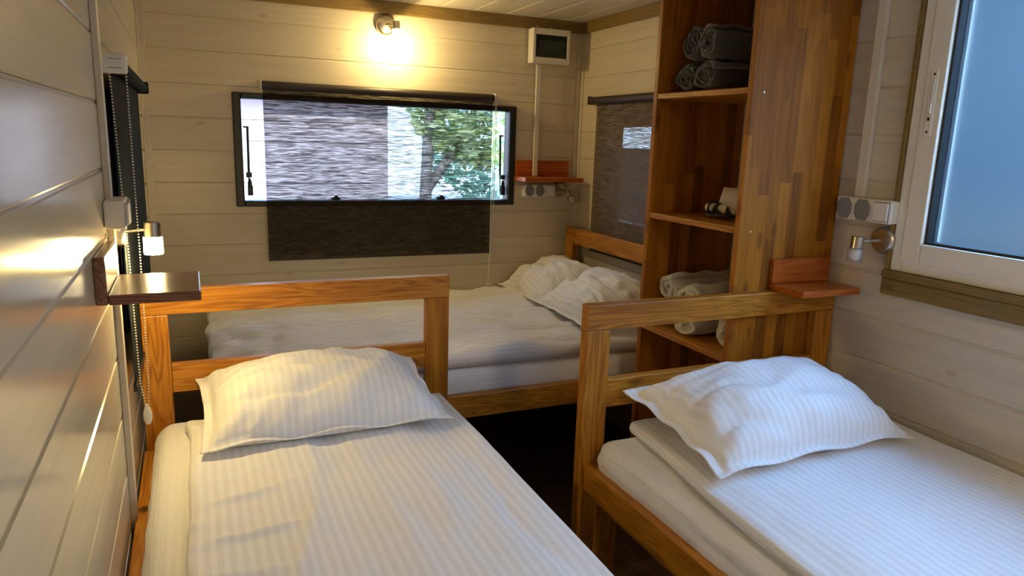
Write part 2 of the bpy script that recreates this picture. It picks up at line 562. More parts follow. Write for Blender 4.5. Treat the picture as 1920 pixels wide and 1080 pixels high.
def mesh_obj(name, verts, faces, mat, parent=None, origin=None, bevel=0.0, smooth=False, uv=None, seg=2):
    """one mesh object; vertices are given in room coordinates"""
    me = bpy.data.meshes.new(name)
    if parent is not None:
        base = loc_of(parent)
        loc = Vector((0, 0, 0))
    else:
        if origin is None:
            a = np.asarray(verts, float)
            origin = ((a[:, 0].min() + a[:, 0].max()) / 2, (a[:, 1].min() + a[:, 1].max()) / 2, a[:, 2].min())
        base = Vector(origin)
        loc = base
    a = np.asarray(verts, float) - np.array(base)
    me.from_pydata(a.tolist(), [], [tuple(int(i) for i in f) for f in faces])
    if uv is not None:
        ul = me.uv_layers.new(name='UVMap')
        idx = np.empty(len(me.loops), int)
        me.loops.foreach_get('vertex_index', idx)
        ul.data.foreach_set('uv', np.asarray(uv, float)[idx].ravel())
    me.materials.append(mat)
    if smooth:
        me.polygons.foreach_set('use_smooth', [True] * len(me.polygons))
        if smooth != 'all':
            try:
                me.set_sharp_from_angle(angle=math.radians(smooth if smooth is not True else 40))
            except Exception:
                pass
    me.update()
    o = bpy.data.objects.new(name, me)
    COL.objects.link(o)
    o.location = loc
    if parent is not None:
        o.parent = parent
    if bevel > 0:
        bm_ = o.modifiers.new('bevel', 'BEVEL')
        bm_.width = bevel
        bm_.segments = seg
        bm_.limit_method = 'ANGLE'
        bm_.harden_normals = False
    return o

def put(mb, name, mat, parent=None, **k):
    return mesh_obj(name, mb.v, mb.f, mat, parent, **k)

def bx(name, d, mat, parent=None, bevel=0.002, **k):
    return put(MB().box(*d), name, mat, parent, bevel=bevel, **k)

def tag(o, label, cat, group=None):
    o['label'] = label
    o['category'] = cat
    if group:
        o['group'] = group
    return o

def thing(name, label, cat, loc, group=None):
    o = bpy.data.objects.new(name, None)
    COL.objects.link(o)
    o.empty_display_size = 0.05
    o.location = loc
    return tag(o, label, cat, group)

def structure(name, loc=(0, 0, 0)):
    o = bpy.data.objects.new(name, None)
    COL.objects.link(o)
    o.location = loc
    o['kind'] = 'structure'
    return o

def struct(o):
    o['kind'] = 'structure'
    return o

# numpy noise -----------------------------------------------------------
_rng = np.random.default_rng(3)
_perm = _rng.random((64, 64))
def vnoise(x, y):
    xi = np.floor(x).astype(int); yi = np.floor(y).astype(int)
    fx = x - xi; fy = y - yi
    fx = fx * fx * fx * (fx * (fx * 6 - 15) + 10); fy = fy * fy * fy * (fy * (fy * 6 - 15) + 10)
    a = _perm[xi % 64, yi % 64]; b = _perm[(xi + 1) % 64, yi % 64]
    c = _perm[xi % 64, (yi + 1) % 64]; d = _perm[(xi + 1) % 64, (yi + 1) % 64]
    return (a * (1 - fx) + b * fx) * (1 - fy) + (c * (1 - fx) + d * fx) * fy
def fbm(x, y, o=4):
    t = 0; a = 0.5
    for k in range(o):
        t = t + a * (vnoise(x * 2 ** k + 13.7 * k, y * 2 ** k + 5.1 * k) - 0.5)
        a *= 0.5
    return t
def ridge(x, y):
    """thin crease lines"""
    return 1 - np.minimum(1, np.abs(fbm(x, y, 3)) * 9)

def soft_box(x0, x1, y0, y1, z0, z1, r, step, top=None, side=None):
    """rounded box as one closed surface. top(x,y): height added on the top skin;
    side(s,z): outward push of the side skin."""
    nx = max(4, int((x1 - x0) / step)); ny = max(4, int((y1 - y0) / step)); nz = max(4, int((z1 - z0) / (step * 0.7)))
    idx = {}
    V = []
    F = []
    def vid(i, j, k):
        key = (i, j, k)
        if key not in idx:
            idx[key] = len(V)
            V.append(key)
        return idx[key]
    for i in range(nx):
        for j in range(ny):
            F.append((vid(i, j, nz), vid(i + 1, j, nz), vid(i + 1, j + 1, nz), vid(i, j + 1, nz)))
            F.append((vid(i, j, 0), vid(i, j + 1, 0), vid(i + 1, j + 1, 0), vid(i + 1, j, 0)))
    for k in range(nz):
        for i in range(nx):
            F.append((vid(i, 0, k), vid(i + 1, 0, k), vid(i + 1, 0, k + 1), vid(i, 0, k + 1)))
            F.append((vid(i, ny, k), vid(i, ny, k + 1), vid(i + 1, ny, k + 1), vid(i + 1, ny, k)))
        for j in range(ny):
            F.append((vid(0, j, k), vid(0, j, k + 1), vid(0, j + 1, k + 1), vid(0, j + 1, k)))
            F.append((vid(nx, j, k), vid(nx, j + 1, k), vid(nx, j + 1, k + 1), vid(nx, j, k + 1)))
    A = np.array(V, float)
    # crowd the grid lines towards the rims so the rounding is smooth
    def sp(t):
        return t
    P = np.stack([x0 + (x1 - x0) * sp(A[:, 0] / nx), y0 + (y1 - y0) * sp(A[:, 1] / ny), z0 + (z1 - z0) * A[:, 2] / nz], 1)
    lo = np.array([x0 + r, y0 + r, z0 + min(r, (z1 - z0) * 0.5)]); hi = np.array([x1 - r, y1 - r, z1 - min(r, (z1 - z0) * 0.5)])
    C = np.clip(P, lo, np.maximum(lo, hi))
    D = P - C
    L = np.linalg.norm(D, axis=1)
    Lm = np.abs(D).max(axis=1)
    Q = C + D * np.where(L > 1e-9, Lm / np.maximum(L, 1e-9), 0)[:, None]
    Nn = np.where(L[:, None] > 1e-9, D / np.maximum(L, 1e-9)[:, None], np.array([0, 0, 1.0]))
    x, y, z = Q[:, 0].copy(), Q[:, 1].copy(), Q[:, 2].copy()
    if top is not None:
        w = np.clip((Q[:, 2] - z0) / (z1 - z0), 0, 1) * np.clip(Nn[:, 2], 0, 1)
        z = z + w * top(x, y)
    if side is not None:
        hn = np.hypot(Nn[:, 0], Nn[:, 1])
        s = Q[:, 0] + Q[:, 1]
        p = side(s, Q[:, 2]) * hn
        x = x + Nn[:, 0] * p
        y = y + Nn[:, 1] * p
    uvx = np.stack([Q[:, 0], Q[:, 1]], 1)
    # unfold the sides for the stripes
    dz = z1 - Q[:, 2]
    uvx[:, 0] += np.where(np.abs(Nn[:, 0]) > 0.7, np.sign(Nn[:, 0]) * dz, 0)
    uvx[:, 1] += np.where(np.abs(Nn[:, 1]) > 0.7, np.sign(Nn[:, 1]) * dz, 0)
    return np.stack([x, y, z], 1), F, uvx

def pillow(name, label, centre, w, d, T, yaw, tilt, seed, floor_z, group=None, roll=0.0, bulge=0.0, hem=0.90, stripe='y', pinch=0.05, back_up=0.0, wr=1.0):
    n, mm = 84, 62
    u, v = np.meshgrid(np.linspace(-1, 1, n), np.linspace(-1, 1, mm), indexing='ij')
    # more samples near the rim
    u = np.sin(u * math.pi / 2) * 0.35 + u * 0.65
    v = np.sin(v * math.pi / 2) * 0.35 + v * 0.65
    px = w / 2 * u * (1 - pinch * (1 - v ** 2) * np.abs(u) ** 2)
    py = d / 2 * v * (1 - pinch * 1.3 * (1 - u ** 2) * np.abs(v) ** 2)
    a = np.clip(1 - np.abs(u / hem) ** 2.6, 0, 1) ** 0.5
    b = np.clip(1 - np.abs(v / hem) ** 2.4, 0, 1) ** 0.48
    pr = a * b
    s = seed * 7.3
    wn_ = fbm(u * 2.2 + s, v * 2.2 + s, 3) * 0.045 * wr
    edge = np.clip(1 - pr, 0, 1)
    ang = np.arctan2(v, u)
    pull = np.sin(ang * 13 + 3 * fbm(u * 1.5 + s, v * 1.5, 2) * 6) * 0.006 * wr * np.clip(pr * 4, 0, 1) * edge ** 1.2
    cre = ridge(u * 1.1 + s * 1.7, v * 1.6 + s) * 0.010 * wr * np.clip(pr * 3, 0, 1)
    top = T * pr * (1 + bulge * v) + (wn_ + pull) * np.clip(pr * 2.5, 0, 1) - cre + 0.0015
    top += 0.006 * np.sin(u * 9 + s) * (np.abs(v) > hem) + 0.005 * np.sin(v * 11 + s) * (np.abs(u) > hem)
    rim_w = 0.006 * np.sin(u * 9 + s) * (np.abs(v) > hem) + 0.005 * np.sin(v * 11 + s) * (np.abs(u) > hem)
    bot = -T * 0.45 * pr - 0.0015 + rim_w
    edge_mask = (np.abs(u) > 0.999) | (np.abs(v) > 0.999)
    Rm = Euler((tilt, roll, 0)).to_matrix()
    Ry = Matrix.Rotation(yaw, 3, 'Z')
    R3 = np.array(Ry @ Rm)
    def place(zz):
        P = np.stack([px, py, zz + back_up * np.clip(v, 0, 1) ** 2 * 0], -1).reshape(-1, 3) @ R3.T
        return P + np.array(centre)
    Pt = place(top)
    Pb = place(bot)
    Pt[:, 2] = np.maximum(Pt[:, 2], floor_z + 0.004 + 0.003 * 0)
    Pb[:, 2] = np.maximum(Pb[:, 2], floor_z + 0.001)
    V = np.concatenate([Pt, Pb])
    F = []
    N = n * mm
    for i in range(n - 1):
        for j in range(mm - 1):
            q = (i * mm + j, (i + 1) * mm + j, (i + 1) * mm + j + 1, i * mm + j + 1)
            F.append(q)
            F.append((N + q[3], N + q[2], N + q[1], N + q[0]))
    for i in range(n - 1):
        for j, fl in ((0, 0), (mm - 1, 1)):
            q = (i * mm + j, (i + 1) * mm + j, N + (i + 1) * mm + j, N + i * mm + j)
            F.append(q[::-1] if fl == 0 else q)
    for j in range(mm - 1):
        for i, fl in ((0, 1), (n - 1, 0)):
            q = (i * mm + j, i * mm + j + 1, N + i * mm + j + 1, N + i * mm + j)
            F.append(q[::-1] if fl == 0 else q)
    uu = np.stack([px, py], -1).reshape(-1, 2)
    if stripe == 'x':
        uu = uu[:, ::-1]
    uv = np.concatenate([uu, uu])
    o = mesh_obj(name, V, F, M['linen'], None, smooth='all', uv=uv)
    return tag(o, label, 'pillow', group)

# ------------------------------------------------------------------ the room shell
PITCH = 0.1372
G0 = 1.98595
ROWS = []
z = G0
while z > 0.0:
    ROWS.append((max(z - PITCH, 0.0), z))
    z -= PITCH

def subtract(iv, cuts):
    out = [iv]
    for c0, c1 in cuts:
        nx = []
        for a, b in out:
            if c1 <= a or c0 >= b:
                nx.append((a, b))
            else:
                if c0 > a: nx.append((a, c0))
                if c1 < b: nx.append((c1, b))
        out = nx
    return [q for q in out if q[1] - q[0] > 0.004]

def plank_piece(mb, wall, a0, a1, z0, z1, g0, g1, th=0.014, ch=0.003, lip=0.0045, dp=0.0022):
    """a board segment; g0/g1: chamfer the lower/upper rim. wall = (axis, face coordinate, outward sign of room side)"""
    ax, c, sg = wall
    prof = []                       # (depth behind face, z)
    gap = 0.0003
    if g0:
        prof += [(th, z0 + gap), (ch * 0.8, z0 + gap), (0, z0 + gap + ch)]
    else:
        prof += [(th, z0), (0, z0)]
    if g1:
        prof += [(0, z1 - lip), (dp, z1 - lip + 0.0012), (dp, z1 - gap), (th, z1 - gap)]
    else:
        prof += [(0, z1), (th, z1)]
    n = len(prof)
    b = len(mb.v)
    for a in (a0, a1):
        for dpt, zz in prof:
            q = c - sg * dpt
            mb.v.append((a, q, zz) if ax == 'y' else (q, a, zz))
    for i in range(n):
        j = (i + 1) % n
        mb.f.append((b + i, b + j, b + n + j, b + n + i))
    mb.f.append(tuple(b + i for i in range(n))[::-1])
    mb.f.append(tuple(b + n + i for i in range(n)))

def clad_wall(name, wall, a0, a1, holes, mat, seams=(), **kw):
    root = structure(name)
    ax, c, sg = wall
    for zb, zt in ROWS:
        spans = [a0] + [s for s in seams] + [a1]
        for sa, sb in zip(spans[:-1], spans[1:]):
            full = [(h[0], h[1]) for h in holes if h[2] <= zb + 1e-6 and h[3] >= zt - 1e-6]
            for pa, pb in subtract((sa, sb), full):
                part = [h for h in holes if h[2] < zt - 1e-6 and h[3] > zb + 1e-6 and not (h[2] <= zb + 1e-6 and h[3] >= zt - 1e-6) and h[0] < pb and h[1] > pa]
                mb = MB()
                cuts = sorted({zb, zt} | {min(max(q, zb), zt) for h in part for q in (h[2], h[3])})
                for z0, z1 in zip(cuts[:-1], cuts[1:]):
                    hc = [(h[0], h[1]) for h in part if h[2] < z1 - 1e-6 and h[3] > z0 + 1e-6]
                    for qa, qb in subtract((pa, pb), hc):
                        plank_piece(mb, wall, qa + 0.0005, qb - 0.0005, z0, z1, z0 <= zb + 1e-6, z1 >= zt - 1e-6, **kw)
                if mb.f:
                    o = put(mb, 'plank', mat, root)
    # backing behind the boards, with the same openings
    mb = MB()
    def bb(p0, p1, z0, z1):
        q0, q1 = sorted((c - sg * 0.0145, c - sg * 0.055))
        if ax == 'y': mb.box(p0, p1, q0, q1, z0, z1)
        else: mb.box(q0, q1, p0, p1, z0, z1)
    cuts = sorted({-0.06, HC + 0.05} | {q for h in holes for q in (h[2], h[3])})
    for z0, z1 in zip(cuts[:-1], cuts[1:]):
        for p0, p1 in subtract((a0 - 0.054, a1 + 0.054), [(h[0], h[1]) for h in holes if h[2] < z1 - 1e-6 and h[3] > z0 + 1e-6]):
            bb(p0, p1, z0, z1)
    put(mb, 'backing', M['batten'], root)
    return root

# openings (along-wall start, end, z0, z1)
WB = (0.362, 1.680, 1.070, 1.538)          # rear window
WR2 = (-1.05, -0.325, 1.00, 1.478)         # small side window behind the blind
WR3 = (-3.30, -1.955, 1.040, 1.93)         # big frosted window
WR_FILL = (-4.60, -3.46, 0.96, 1.93)         # unseen window added for daylight fill, behind the camera
WD = (1.00, 1.74, 0.0, 1.90)               # door behind the camera
WL = (-1.44, -0.72, 0.90, 1.46)            # left window behind the slate blind
clad_wall('wall_back', ('y', 0.0, -1), 0.0, W, [WB], M['board_x'])
clad_wall('wall_right', ('x', W, -1), YF, 0.0, [WR2, WR3, WR_FILL], M['board_y'], seams=(), ch=0.0035, lip=0.006, dp=0.003)
clad_wall('wall_left', ('x', 0.0, 1), YF, 0.0, [WL], M['board_gloss'], seams=(-1.645,), ch=0.0035, lip=0.007, dp=0.0035)
clad_wall('wall_front', ('y', YF, 1), 0.0, W, [WD], M['board_x'])

fl = structure('floor')
x = 0.0
while x < W - 0.01:
    x1 = min(x + 0.13, W)
    yy = YF
    k = 0
    while yy < 0:
        y1 = min(yy + (0.75 if (k == 0 and int(x * 100) % 2) else 1.25), 0.0)
        bx('floor_board', (x + 0.0008, x1 - 0.0008, yy + 0.0008, y1 - 0.0008, -0.015, 0.0), M['floor'], fl, bevel=0.0012, seg=1)
        yy = y1
        k += 1
    x = x1
bx('subfloor', (-0.05, W + 0.05, YF - 0.05, 0.05, -0.06, -0.0155), M['batten'], fl, bevel=0)

ce = structure('ceiling')
x = -0.052
while x < W - 0.01:
    x0, x1 = max(x, 0.0), min(x + 0.1665, W)
    mb = MB().box(x0 + 0.0015, x1 - 0.0015, YF, 0.0, HC, HC + 0.012)
    put(mb, 'ceiling_panel', M['ceiling'], ce, bevel=0.003)
    x = x + 0.1665
bx('ceiling_backing', (-0.05, W + 0.05, YF - 0.05, 0.05, HC + 0.013, HC + 0.05), M['strip'], ce, bevel=0)

struct(bx('trim_1', (0.0, W - 0.018, -0.018, 0.0, 1.931, HC), M['trim_x'], bevel=0.003))
struct(bx('trim_2', (W - 0.018, W, YF, 0.0, 1.931, HC), M['trim_y'], bevel=0.003))
struct(bx('trim_3', (0.0, 0.018, YF, -0.018, 1.931, HC), M['trim_y'], bevel=0.003))
struct(bx('trim_4', (0.0, 0.013, -1.660, -1.625, 0.0, 1.93), M['strip'], bevel=0.002))
# inner corner strips of the two rear corners
def corner_strip(name, sx):
    mb = MB()
    x0 = 0.0 if sx > 0 else W
    a, b = sorted((x0, x0 + sx * 0.030)); mb.box(a, b, -0.006, 0.0, 0.0, 1.93)
    a, b = sorted((x0, x0 + sx * 0.006)); mb.box(a, b, -0.030, -0.0062, 0.0, 1.93)
    struct(put(mb, name, M['strip'], bevel=0.0015))
corner_strip('trim_5', 1)
corner_strip('trim_6', -1)

# ------------------------------------------------------------------ windows
def ring_boxes(axis, a0, a1, z0, z1, w, c0, c1, wz=None):
    wz = wz or w
    mb = MB()
    def b(p0, p1, q0, q1):
        if axis == 'y': mb.box(p0, p1, c0, c1, q0, q1)
        else: mb.box(c0, c1, p0, p1, q0, q1)
    b(a0, a0 + w, z0, z1); b(a1 - w, a1, z0, z1)
    b(a0 + w, a1 - w, z0, z0 + wz); b(a0 + w, a1 - w, z1 - wz, z1)
    return mb

# rear hinged window, black plastic
w1 = structure('window_1', (1.02, 0, 1.0573))
put(ring_boxes('y', 0.3485, 1.6928, 1.0573, 1.5512, 0.036, -0.014, -0.001, 0.026), 'window_frame', M['black'], w1, bevel=0.005)
put(ring_boxes('y', 0.364, 1.678, 1.072, 1.536, 0.020, 0.0, 0.060, 0.012), 'window_reveal', M['black'], w1, bevel=0.003)
put(MB().box(0.384, 1.658, 0.050, 0.054, 1.084, 1.524), 'window_pane', M['tinted_glass'], w1)
for xs, sg in ((0.402, 1), (1.632, -1)):
    st = put(MB().cyl((xs - sg * 0.010, 0.030, 1.405), (xs + sg * 0.012, 0.030, 1.405), 0.004, n=8)
             .cyl((xs + sg * 0.008, 0.030, 1.408), (xs + sg * 0.006, 0.026, 1.205), 0.0055, n=10)
             .cyl((xs + sg * 0.006, 0.026, 1.205), (xs + sg * 0.002, 0.022, 1.105), 0.003, n=8), 'window_stay', M['black'], w1, smooth=True)
    put(MB().box(xs - 0.006, xs + 0.018, 0.012, 0.034, 1.185, 1.208).box(xs - 0.002, xs + 0.020, 0.010, 0.030, 1.105, 1.150).lathe((xs + 0.008, 0.018, 1.150), (0, 0, 1), [(0, 0.010), (0.02, 0.008), (0.032, 0.003)], 10),
        'stay_knob', M['black'], st, bevel=0.003)
for xs in (0.79, 1.31):
    put(MB().box(xs - 0.02, xs + 0.02, 0.022, 0.044, 1.084, 1.094).box(xs - 0.008, xs + 0.008, 0.012, 0.030, 1.092, 1.104), 'window_latch', M['black'], w1, bevel=0.002)

# small side window behind the blind
w2 = structure('window_2', (W, -0.69, 1.0))
put(ring_boxes('x', -1.065, -0.310, 0.985, 1.493, 0.034, W - 0.010, W - 0.001, 0.026), 'window_frame', M['black'], w2, bevel=0.004)
put(ring_boxes('x', -1.048, -0.327, 1.002, 1.476, 0.016, W, W + 0.06, 0.012), 'window_reveal', M['black'], w2)
put(MB().box(W + 0.044, W + 0.048, -1.032, -0.343, 1.014, 1.464), 'window_pane', M['tinted_glass'], w2)

# left window behind the slate blind
w4 = structure('window_4', (0, -1.08, 0.9))
put(ring_boxes('x', -1.455, -0.705, 0.885, 1.475, 0.034, 0.001, 0.010, 0.026), 'window_frame', M['black'], w4, bevel=0.004)
put(ring_boxes('x', -1.438, -0.722, 0.902, 1.458, 0.016, -0.06, 0.0, 0.012), 'window_reveal', M['black'], w4)
put(MB().box(-0.048, -0.044, -1.422, -0.738, 0.914, 1.446), 'window_pane', M['tinted_glass'], w4)

# big white PVC window with a frosted pane
w3 = structure('window_3', (W, -2.6, 1.04))
X3 = W - 0.012
put(ring_boxes('x', -3.305, -1.952, 1.045, 1.925, 0.034, X3, W + 0.05), 'window_frame', M['pvc'], w3, bevel=0.003)
put(ring_boxes('x', -3.273, -1.984, 1.075, 1.895, 0.0585, X3 - 0.006, W + 0.045), 'sash', M['pvc'], w3, bevel=0.004)
put(ring_boxes('x', -3.2145, -2.0425, 1.1335, 1.8365, 0.0075, X3 + 0.006, W + 0.038), 'gasket', M['gasket'], w3)
put(MB().box(W + 0.020, W + 0.024, -3.207, -2.050, 1.141, 1.829), 'frosted_pane', M['frost'], w3)
hd = put(MB().box(X3 - 0.010, X3 - 0.006, -2.024, -2.002, 1.432, 1.610), 'espagnolette', M['pvc'], w3, bevel=0.002)
put(MB().box(X3 - 0.0125, X3 - 0.0095, -2.018, -2.008, 1.490, 1.585).box(X3 - 0.016, X3 - 0.0098, -2.0185, -2.0075, 1.494, 1.520), 'slider', M['duct_plastic'], hd, bevel=0.0015)
for zz in (1.598, 1.444):
    put(MB().cyl((X3 - 0.0105, -2.013, zz), (X3 - 0.0095, -2.013, zz), 0.0035, n=10), 'screw', M['cord'], hd)
put(MB().box(X3 - 0.0112, X3 - 0.0099, -2.0165, -2.0095, 1.474, 1.483), 'key_slot', M['gasket'], hd)
# wooden lining around it: left reveal, worn sill ledge and the board under it
put(MB().box(W - 0.020, W + 0.02, -1.951, -1.938, 1.022, 1.93), 'side_lining', M['trim_y'], w3, bevel=0.002)
put(MB().box(W - 0.030, W + 0.02, -3.32, -1.938, 1.022, 1.044), 'sill_ledge', M['trim_y'], w3, bevel=0.003)
put(MB().box(W - 0.026, W - 0.001, -3.32, -1.938, 0.972, 1.0215), 'sill_board', M['trim_y'], w3, bevel=0.004)
put(ring_boxes('x', -3.30, -1.957, 1.045, 1.925, 0.03, W + 0.055, W + 0.13), 'outer_reveal', M['pvc'], w3)

w5 = structure('window_fill', (W, -4.0, 1.04))  # added behind the camera to bring more daylight onto the beds
put(ring_boxes('x', -4.61, -3.45, 0.95, 1.94, 0.06, W - 0.012, W + 0.05), 'window_frame', M['pvc'], w5, bevel=0.003)
put(MB().box(W + 0.020, W + 0.024, -4.55, -3.51, 1.01, 1.88), 'window_pane', M['glass'], w5)
d1 = structure('door_1', (1.37, YF, 0))
put(ring_boxes('y', 1.00, 1.74, 0.0, 1.90, 0.08, YF - 0.05, YF + 0.01), 'door_frame', M['pvc'], d1, bevel=0.003)
put(MB().box(1.08, 1.66, YF - 0.04, YF - 0.010, 0.0, 1.82), 'door_leaf', M['pvc'], d1)

# ------------------------------------------------------------------ cabinet
def lam(name, d, parent, mat=None):
    return bx(name, d, mat or M['stave'], parent, bevel=0.0025)

cab = thing('open_cabinet', 'tall orange pine open-front shelf cabinet against the right wall between two beds', 'cabinet', (1.865, -1.48, 0))
XC = 1.667
lam('far_side_panel', (XC, W - 0.003, -1.255, -1.233, 0, 1.975), cab)
npn = lam('near_side_panel', (XC, W - 0.003, -1.726, -1.704, 0, 1.975), cab)
for zt in (1.559, 1.147, 0.738, 0.09):
    lam('shelf_board', (XC + 0.002, W - 0.006, -1.7038, -1.2552, zt - 0.019, zt), cab, M['pine_y'])
lam('top_board', (XC + 0.002, W - 0.006, -1.7038, -1.2552, 1.95, 1.97), cab, M['pine_y'])
for xs, zz in ((1.712, 1.545), (1.712, 1.136), (1.98, 1.545), (1.98, 1.136)):
    if xs < 1.9:
        put(MB().lathe((xs, -1.7258, zz), (0, -1, 0), [(0, 0.0032), (0.0006, 0.003), (0.001, 0.0015)], 10), 'screw', M['screw'], npn, smooth=True)

# ------------------------------------------------------------------ beds
def bed_base(name, label, x0, x1, yh, length, rails_x, zr=0.485):
    """single bed with its headboard at y = yh (front face), running towards the camera"""
    t = thing(name, label, 'bed', ((x0 + x1) / 2, yh - length / 2, 0))
    th = 0.036
    pw = 0.076
    ztop = 0.951
    for a, b in ((x0, x0 + pw), (x1 - pw, x1)):
        bx('headboard_post', (a, b, yh, yh + th, 0, 0.878), M['pine_z'], t, bevel=0.003)
    bx('top_rail', (x0, x1, yh - 0.0005, yh + th + 0.0005, 0.8785, ztop), M['pine_x'], t, bevel=0.003)
    bx('lower_rail', (x0 + pw + 0.0005, x1 - pw - 0.0005, yh + 0.004, yh + th - 0.004, 0.648, 0.732), M['pine_x'], t, bevel=0.003)
    ye = yh - length
    for a, b in rails_x:
        bx('side_rail', (a, b, ye, yh - 0.0005, zr - 0.085, zr), M['pine_y'], t, bevel=0.003)
    for a, b in ((rails_x[0][0], rails_x[0][0] + 0.075), (rails_x[1][1] - 0.075, rails_x[1][1])):
        bx('leg', (a, b, ye, ye + 0.04, 0, zr - 0.0855), M['pine_z'], t, bevel=0.003)
        bx('head_leg', (a, b, yh - 0.075, yh - 0.001, 0, zr - 0.0855), M['pine_z'], t, bevel=0.003)
    a, b = rails_x[0][1] + 0.0005, rails_x[1][0] - 0.0005
    bx('end_rail', (a, b, ye, ye + 0.036, zr - 0.085, zr), M['pine_x'], t, bevel=0.003)
    n = 9
    for k in range(n):
        yc = yh - 0.10 - k * (length - 0.2) / (n - 1)
        bx('slat', (a, b, yc - 0.035, yc + 0.035, zr - 0.060, zr - 0.042), M['pine_x'], t, bevel=0.002)
    return t

YL, YR = -1.250, -1.763
bed_base('single_bed', 'orange pine single bed beside the left wall, open headboard with two rails', 0.014, 0.917, YL, 1.95, ((0.008, 0.036), (0.880, 0.917)))
bed_base('single_bed', 'orange pine single bed under the frosted window, headboard in front of the cabinet', 1.138, 2.058, YR, 1.95, ((1.150, 1.186), (2.022, 2.058)))

# rear bed, lying across the end of the room, head at the right wall
t = thing('rear_bed', 'orange pine bed across the rear wall under the wide window', 'bed', (1.1, -0.58, 0))
for a, b in ((-0.126, -0.050), (-1.196, -1.120)):
    bx('headboard_post', (1.985, 2.020, a, b, 0, 0.864), M['pine_z'], t, bevel=0.003)
bx('top_rail', (1.984, 2.021, -1.196, -0.050, 0.8645, 0.946), M['pine_y'], t, bevel=0.003)
bx('lower_rail', (1.989, 2.016, -1.1195, -0.1265, 0.60, 0.68), M['pine_y'], t, bevel=0.003)
bx('side_rail', (0.20, 1.9845, -1.130, -1.094, 0.400, 0.485), M['pine_x'], t, bevel=0.003)
bx('side_rail', (0.20, 1.9845, -0.060, -0.024, 0.400, 0.485), M['pine_x'], t, bevel=0.003)
bx('end_rail', (0.20, 0.236, -1.0935, -0.0605, 0.400, 0.485), M['pine_y'], t, bevel=0.003)
for a, b in ((-1.130, -1.060), (-0.094, -0.024)):
    bx('leg', (0.20, 0.27, a, b, 0, 0.3995), M['pine_z'], t, bevel=0.003)
for k in range(9):
    xc = 0.30 + k * 0.20
    bx('slat', (xc - 0.035, xc + 0.035, -1.0935, -0.0605, 0.425, 0.443), M['pine_y'], t, bevel=0.002)

# mattresses ---------------------------------------------------------------
def mattress(name, label, d, r, step, seed, stripe_y=True, side_amp=0.005, top_amp=0.004):
    def top(x, y):
        return top_amp * 2 * fbm(x * 5 + seed, y * 4 + seed, 3)
    def side(s, z):
        return side_amp * 2 * fbm(s * 9 + seed, z * 16, 3) + side_amp * 1.2 * fbm(s * 14 + z * 22 + seed, z * 10 - s * 3, 3) + side_amp * 0.35 * np.sin(z * 150 + 3 * fbm(s * 2.0, z * 6 + seed, 2) * 6)
    V, F, uv = soft_box(*d, r, step, top, side)
    if not stripe_y:
        uv = uv[:, ::-1]
    o = mesh_obj(name, V, F, M['linen_plain'], None, smooth='all', uv=uv)
    return tag(o, label, 'mattress')

mattress('mattress', 'mattress in a white fitted sheet on the bed along the left wall', (0.040, 0.876, -3.16, -1.262, 0.445, 0.578), 0.055, 0.02, 1.3)
mattress('mattress', 'mattress in a white fitted sheet on the bed under the frosted window', (1.176, 2.040, -3.67, -1.772, 0.445, 0.566), 0.045, 0.016, 4.7, side_amp=0.008)
mattress('mattress', 'mattress in a white fitted sheet on the bed across the rear wall', (0.215, 1.970, -1.070, -0.015, 0.445, 0.560), 0.04, 0.02, 8.2, stripe_y=False, side_amp=0.004)

# quilts -------------------------------------------------------------------
def quilt(name, label, d, r, step, top, side=None, stripe_y=True, warp=None):
    V, F, uv = soft_box(*d, r, step, top, side)
    if warp is not None:
        V = warp(V)
    if not stripe_y:
        uv = uv[:, ::-1]
    o = mesh_obj(name, V, F, M['linen'], None, smooth='all', uv=uv)
    return tag(o, label, 'quilt')

def gs(t, c, w):
    return np.exp(-((t - c) / w) ** 2)

def top_left(x, y):
    h = 0.032 * fbm(x * 5.0, y * 2.2 + 3, 3) + 0.012 * fbm(x * 14 + 2, y * 5 + 1, 3)
    # puckered hem along the left side
    hem = gs(x, 0.135, 0.040)
    h += hem * (0.022 * fbm(x * 6, y * 26 + 2, 3) + 0.005)
    # long soft folds and a few cross creases on the left half
    h += 0.006 * gs(x - 0.36 - 0.10 * (y + 1.9) - 0.03 * np.sin(y * 6), 0, 0.022)
    h += 0.004 * gs(x - 0.52 + 0.05 * (y + 1.8), 0, 0.03)
    for yc, xc, s, wd, am in ((-1.86, 0.24, 0.22, 0.011, 0.011), (-2.02, 0.26, 0.10, 0.013, 0.011), (-2.16, 0.22, -0.15, 0.016, 0.010), (-1.76, 0.22, 0.35, 0.010, 0.005)):
        h += am * gs(y - yc - s * (x - xc), 0, wd) * gs(x, xc, 0.10)
    h -= 0.008 * ridge(x * 3.1 + 2, y * 1.4 + 1) * np.clip((x - 0.1) * 3, 0, 1)
    return h

def warp_left(V):
    x, y = V[:, 0].copy(), V[:, 1].copy()
    k = np.clip((0.22 - x) / 0.09, 0, 1)
    V[:, 0] = x + k * (0.010 * 2 * fbm(y * 7 + 4, x * 0 + 1.5, 3) - 0.012 * gs(y, -1.36, 0.07))
    V[:, 1] = y - 0.02 * gs(x, 0.128, 0.05) * gs(y, -1.36, 0.05)
    return V

quilt('quilt', 'thin white stripe quilt on the bed along the left wall, puckered hem on its left', (0.128, 0.852, -3.14, -1.36, 0.582, 0.606), 0.013, 0.0085, top_left, warp=warp_left)

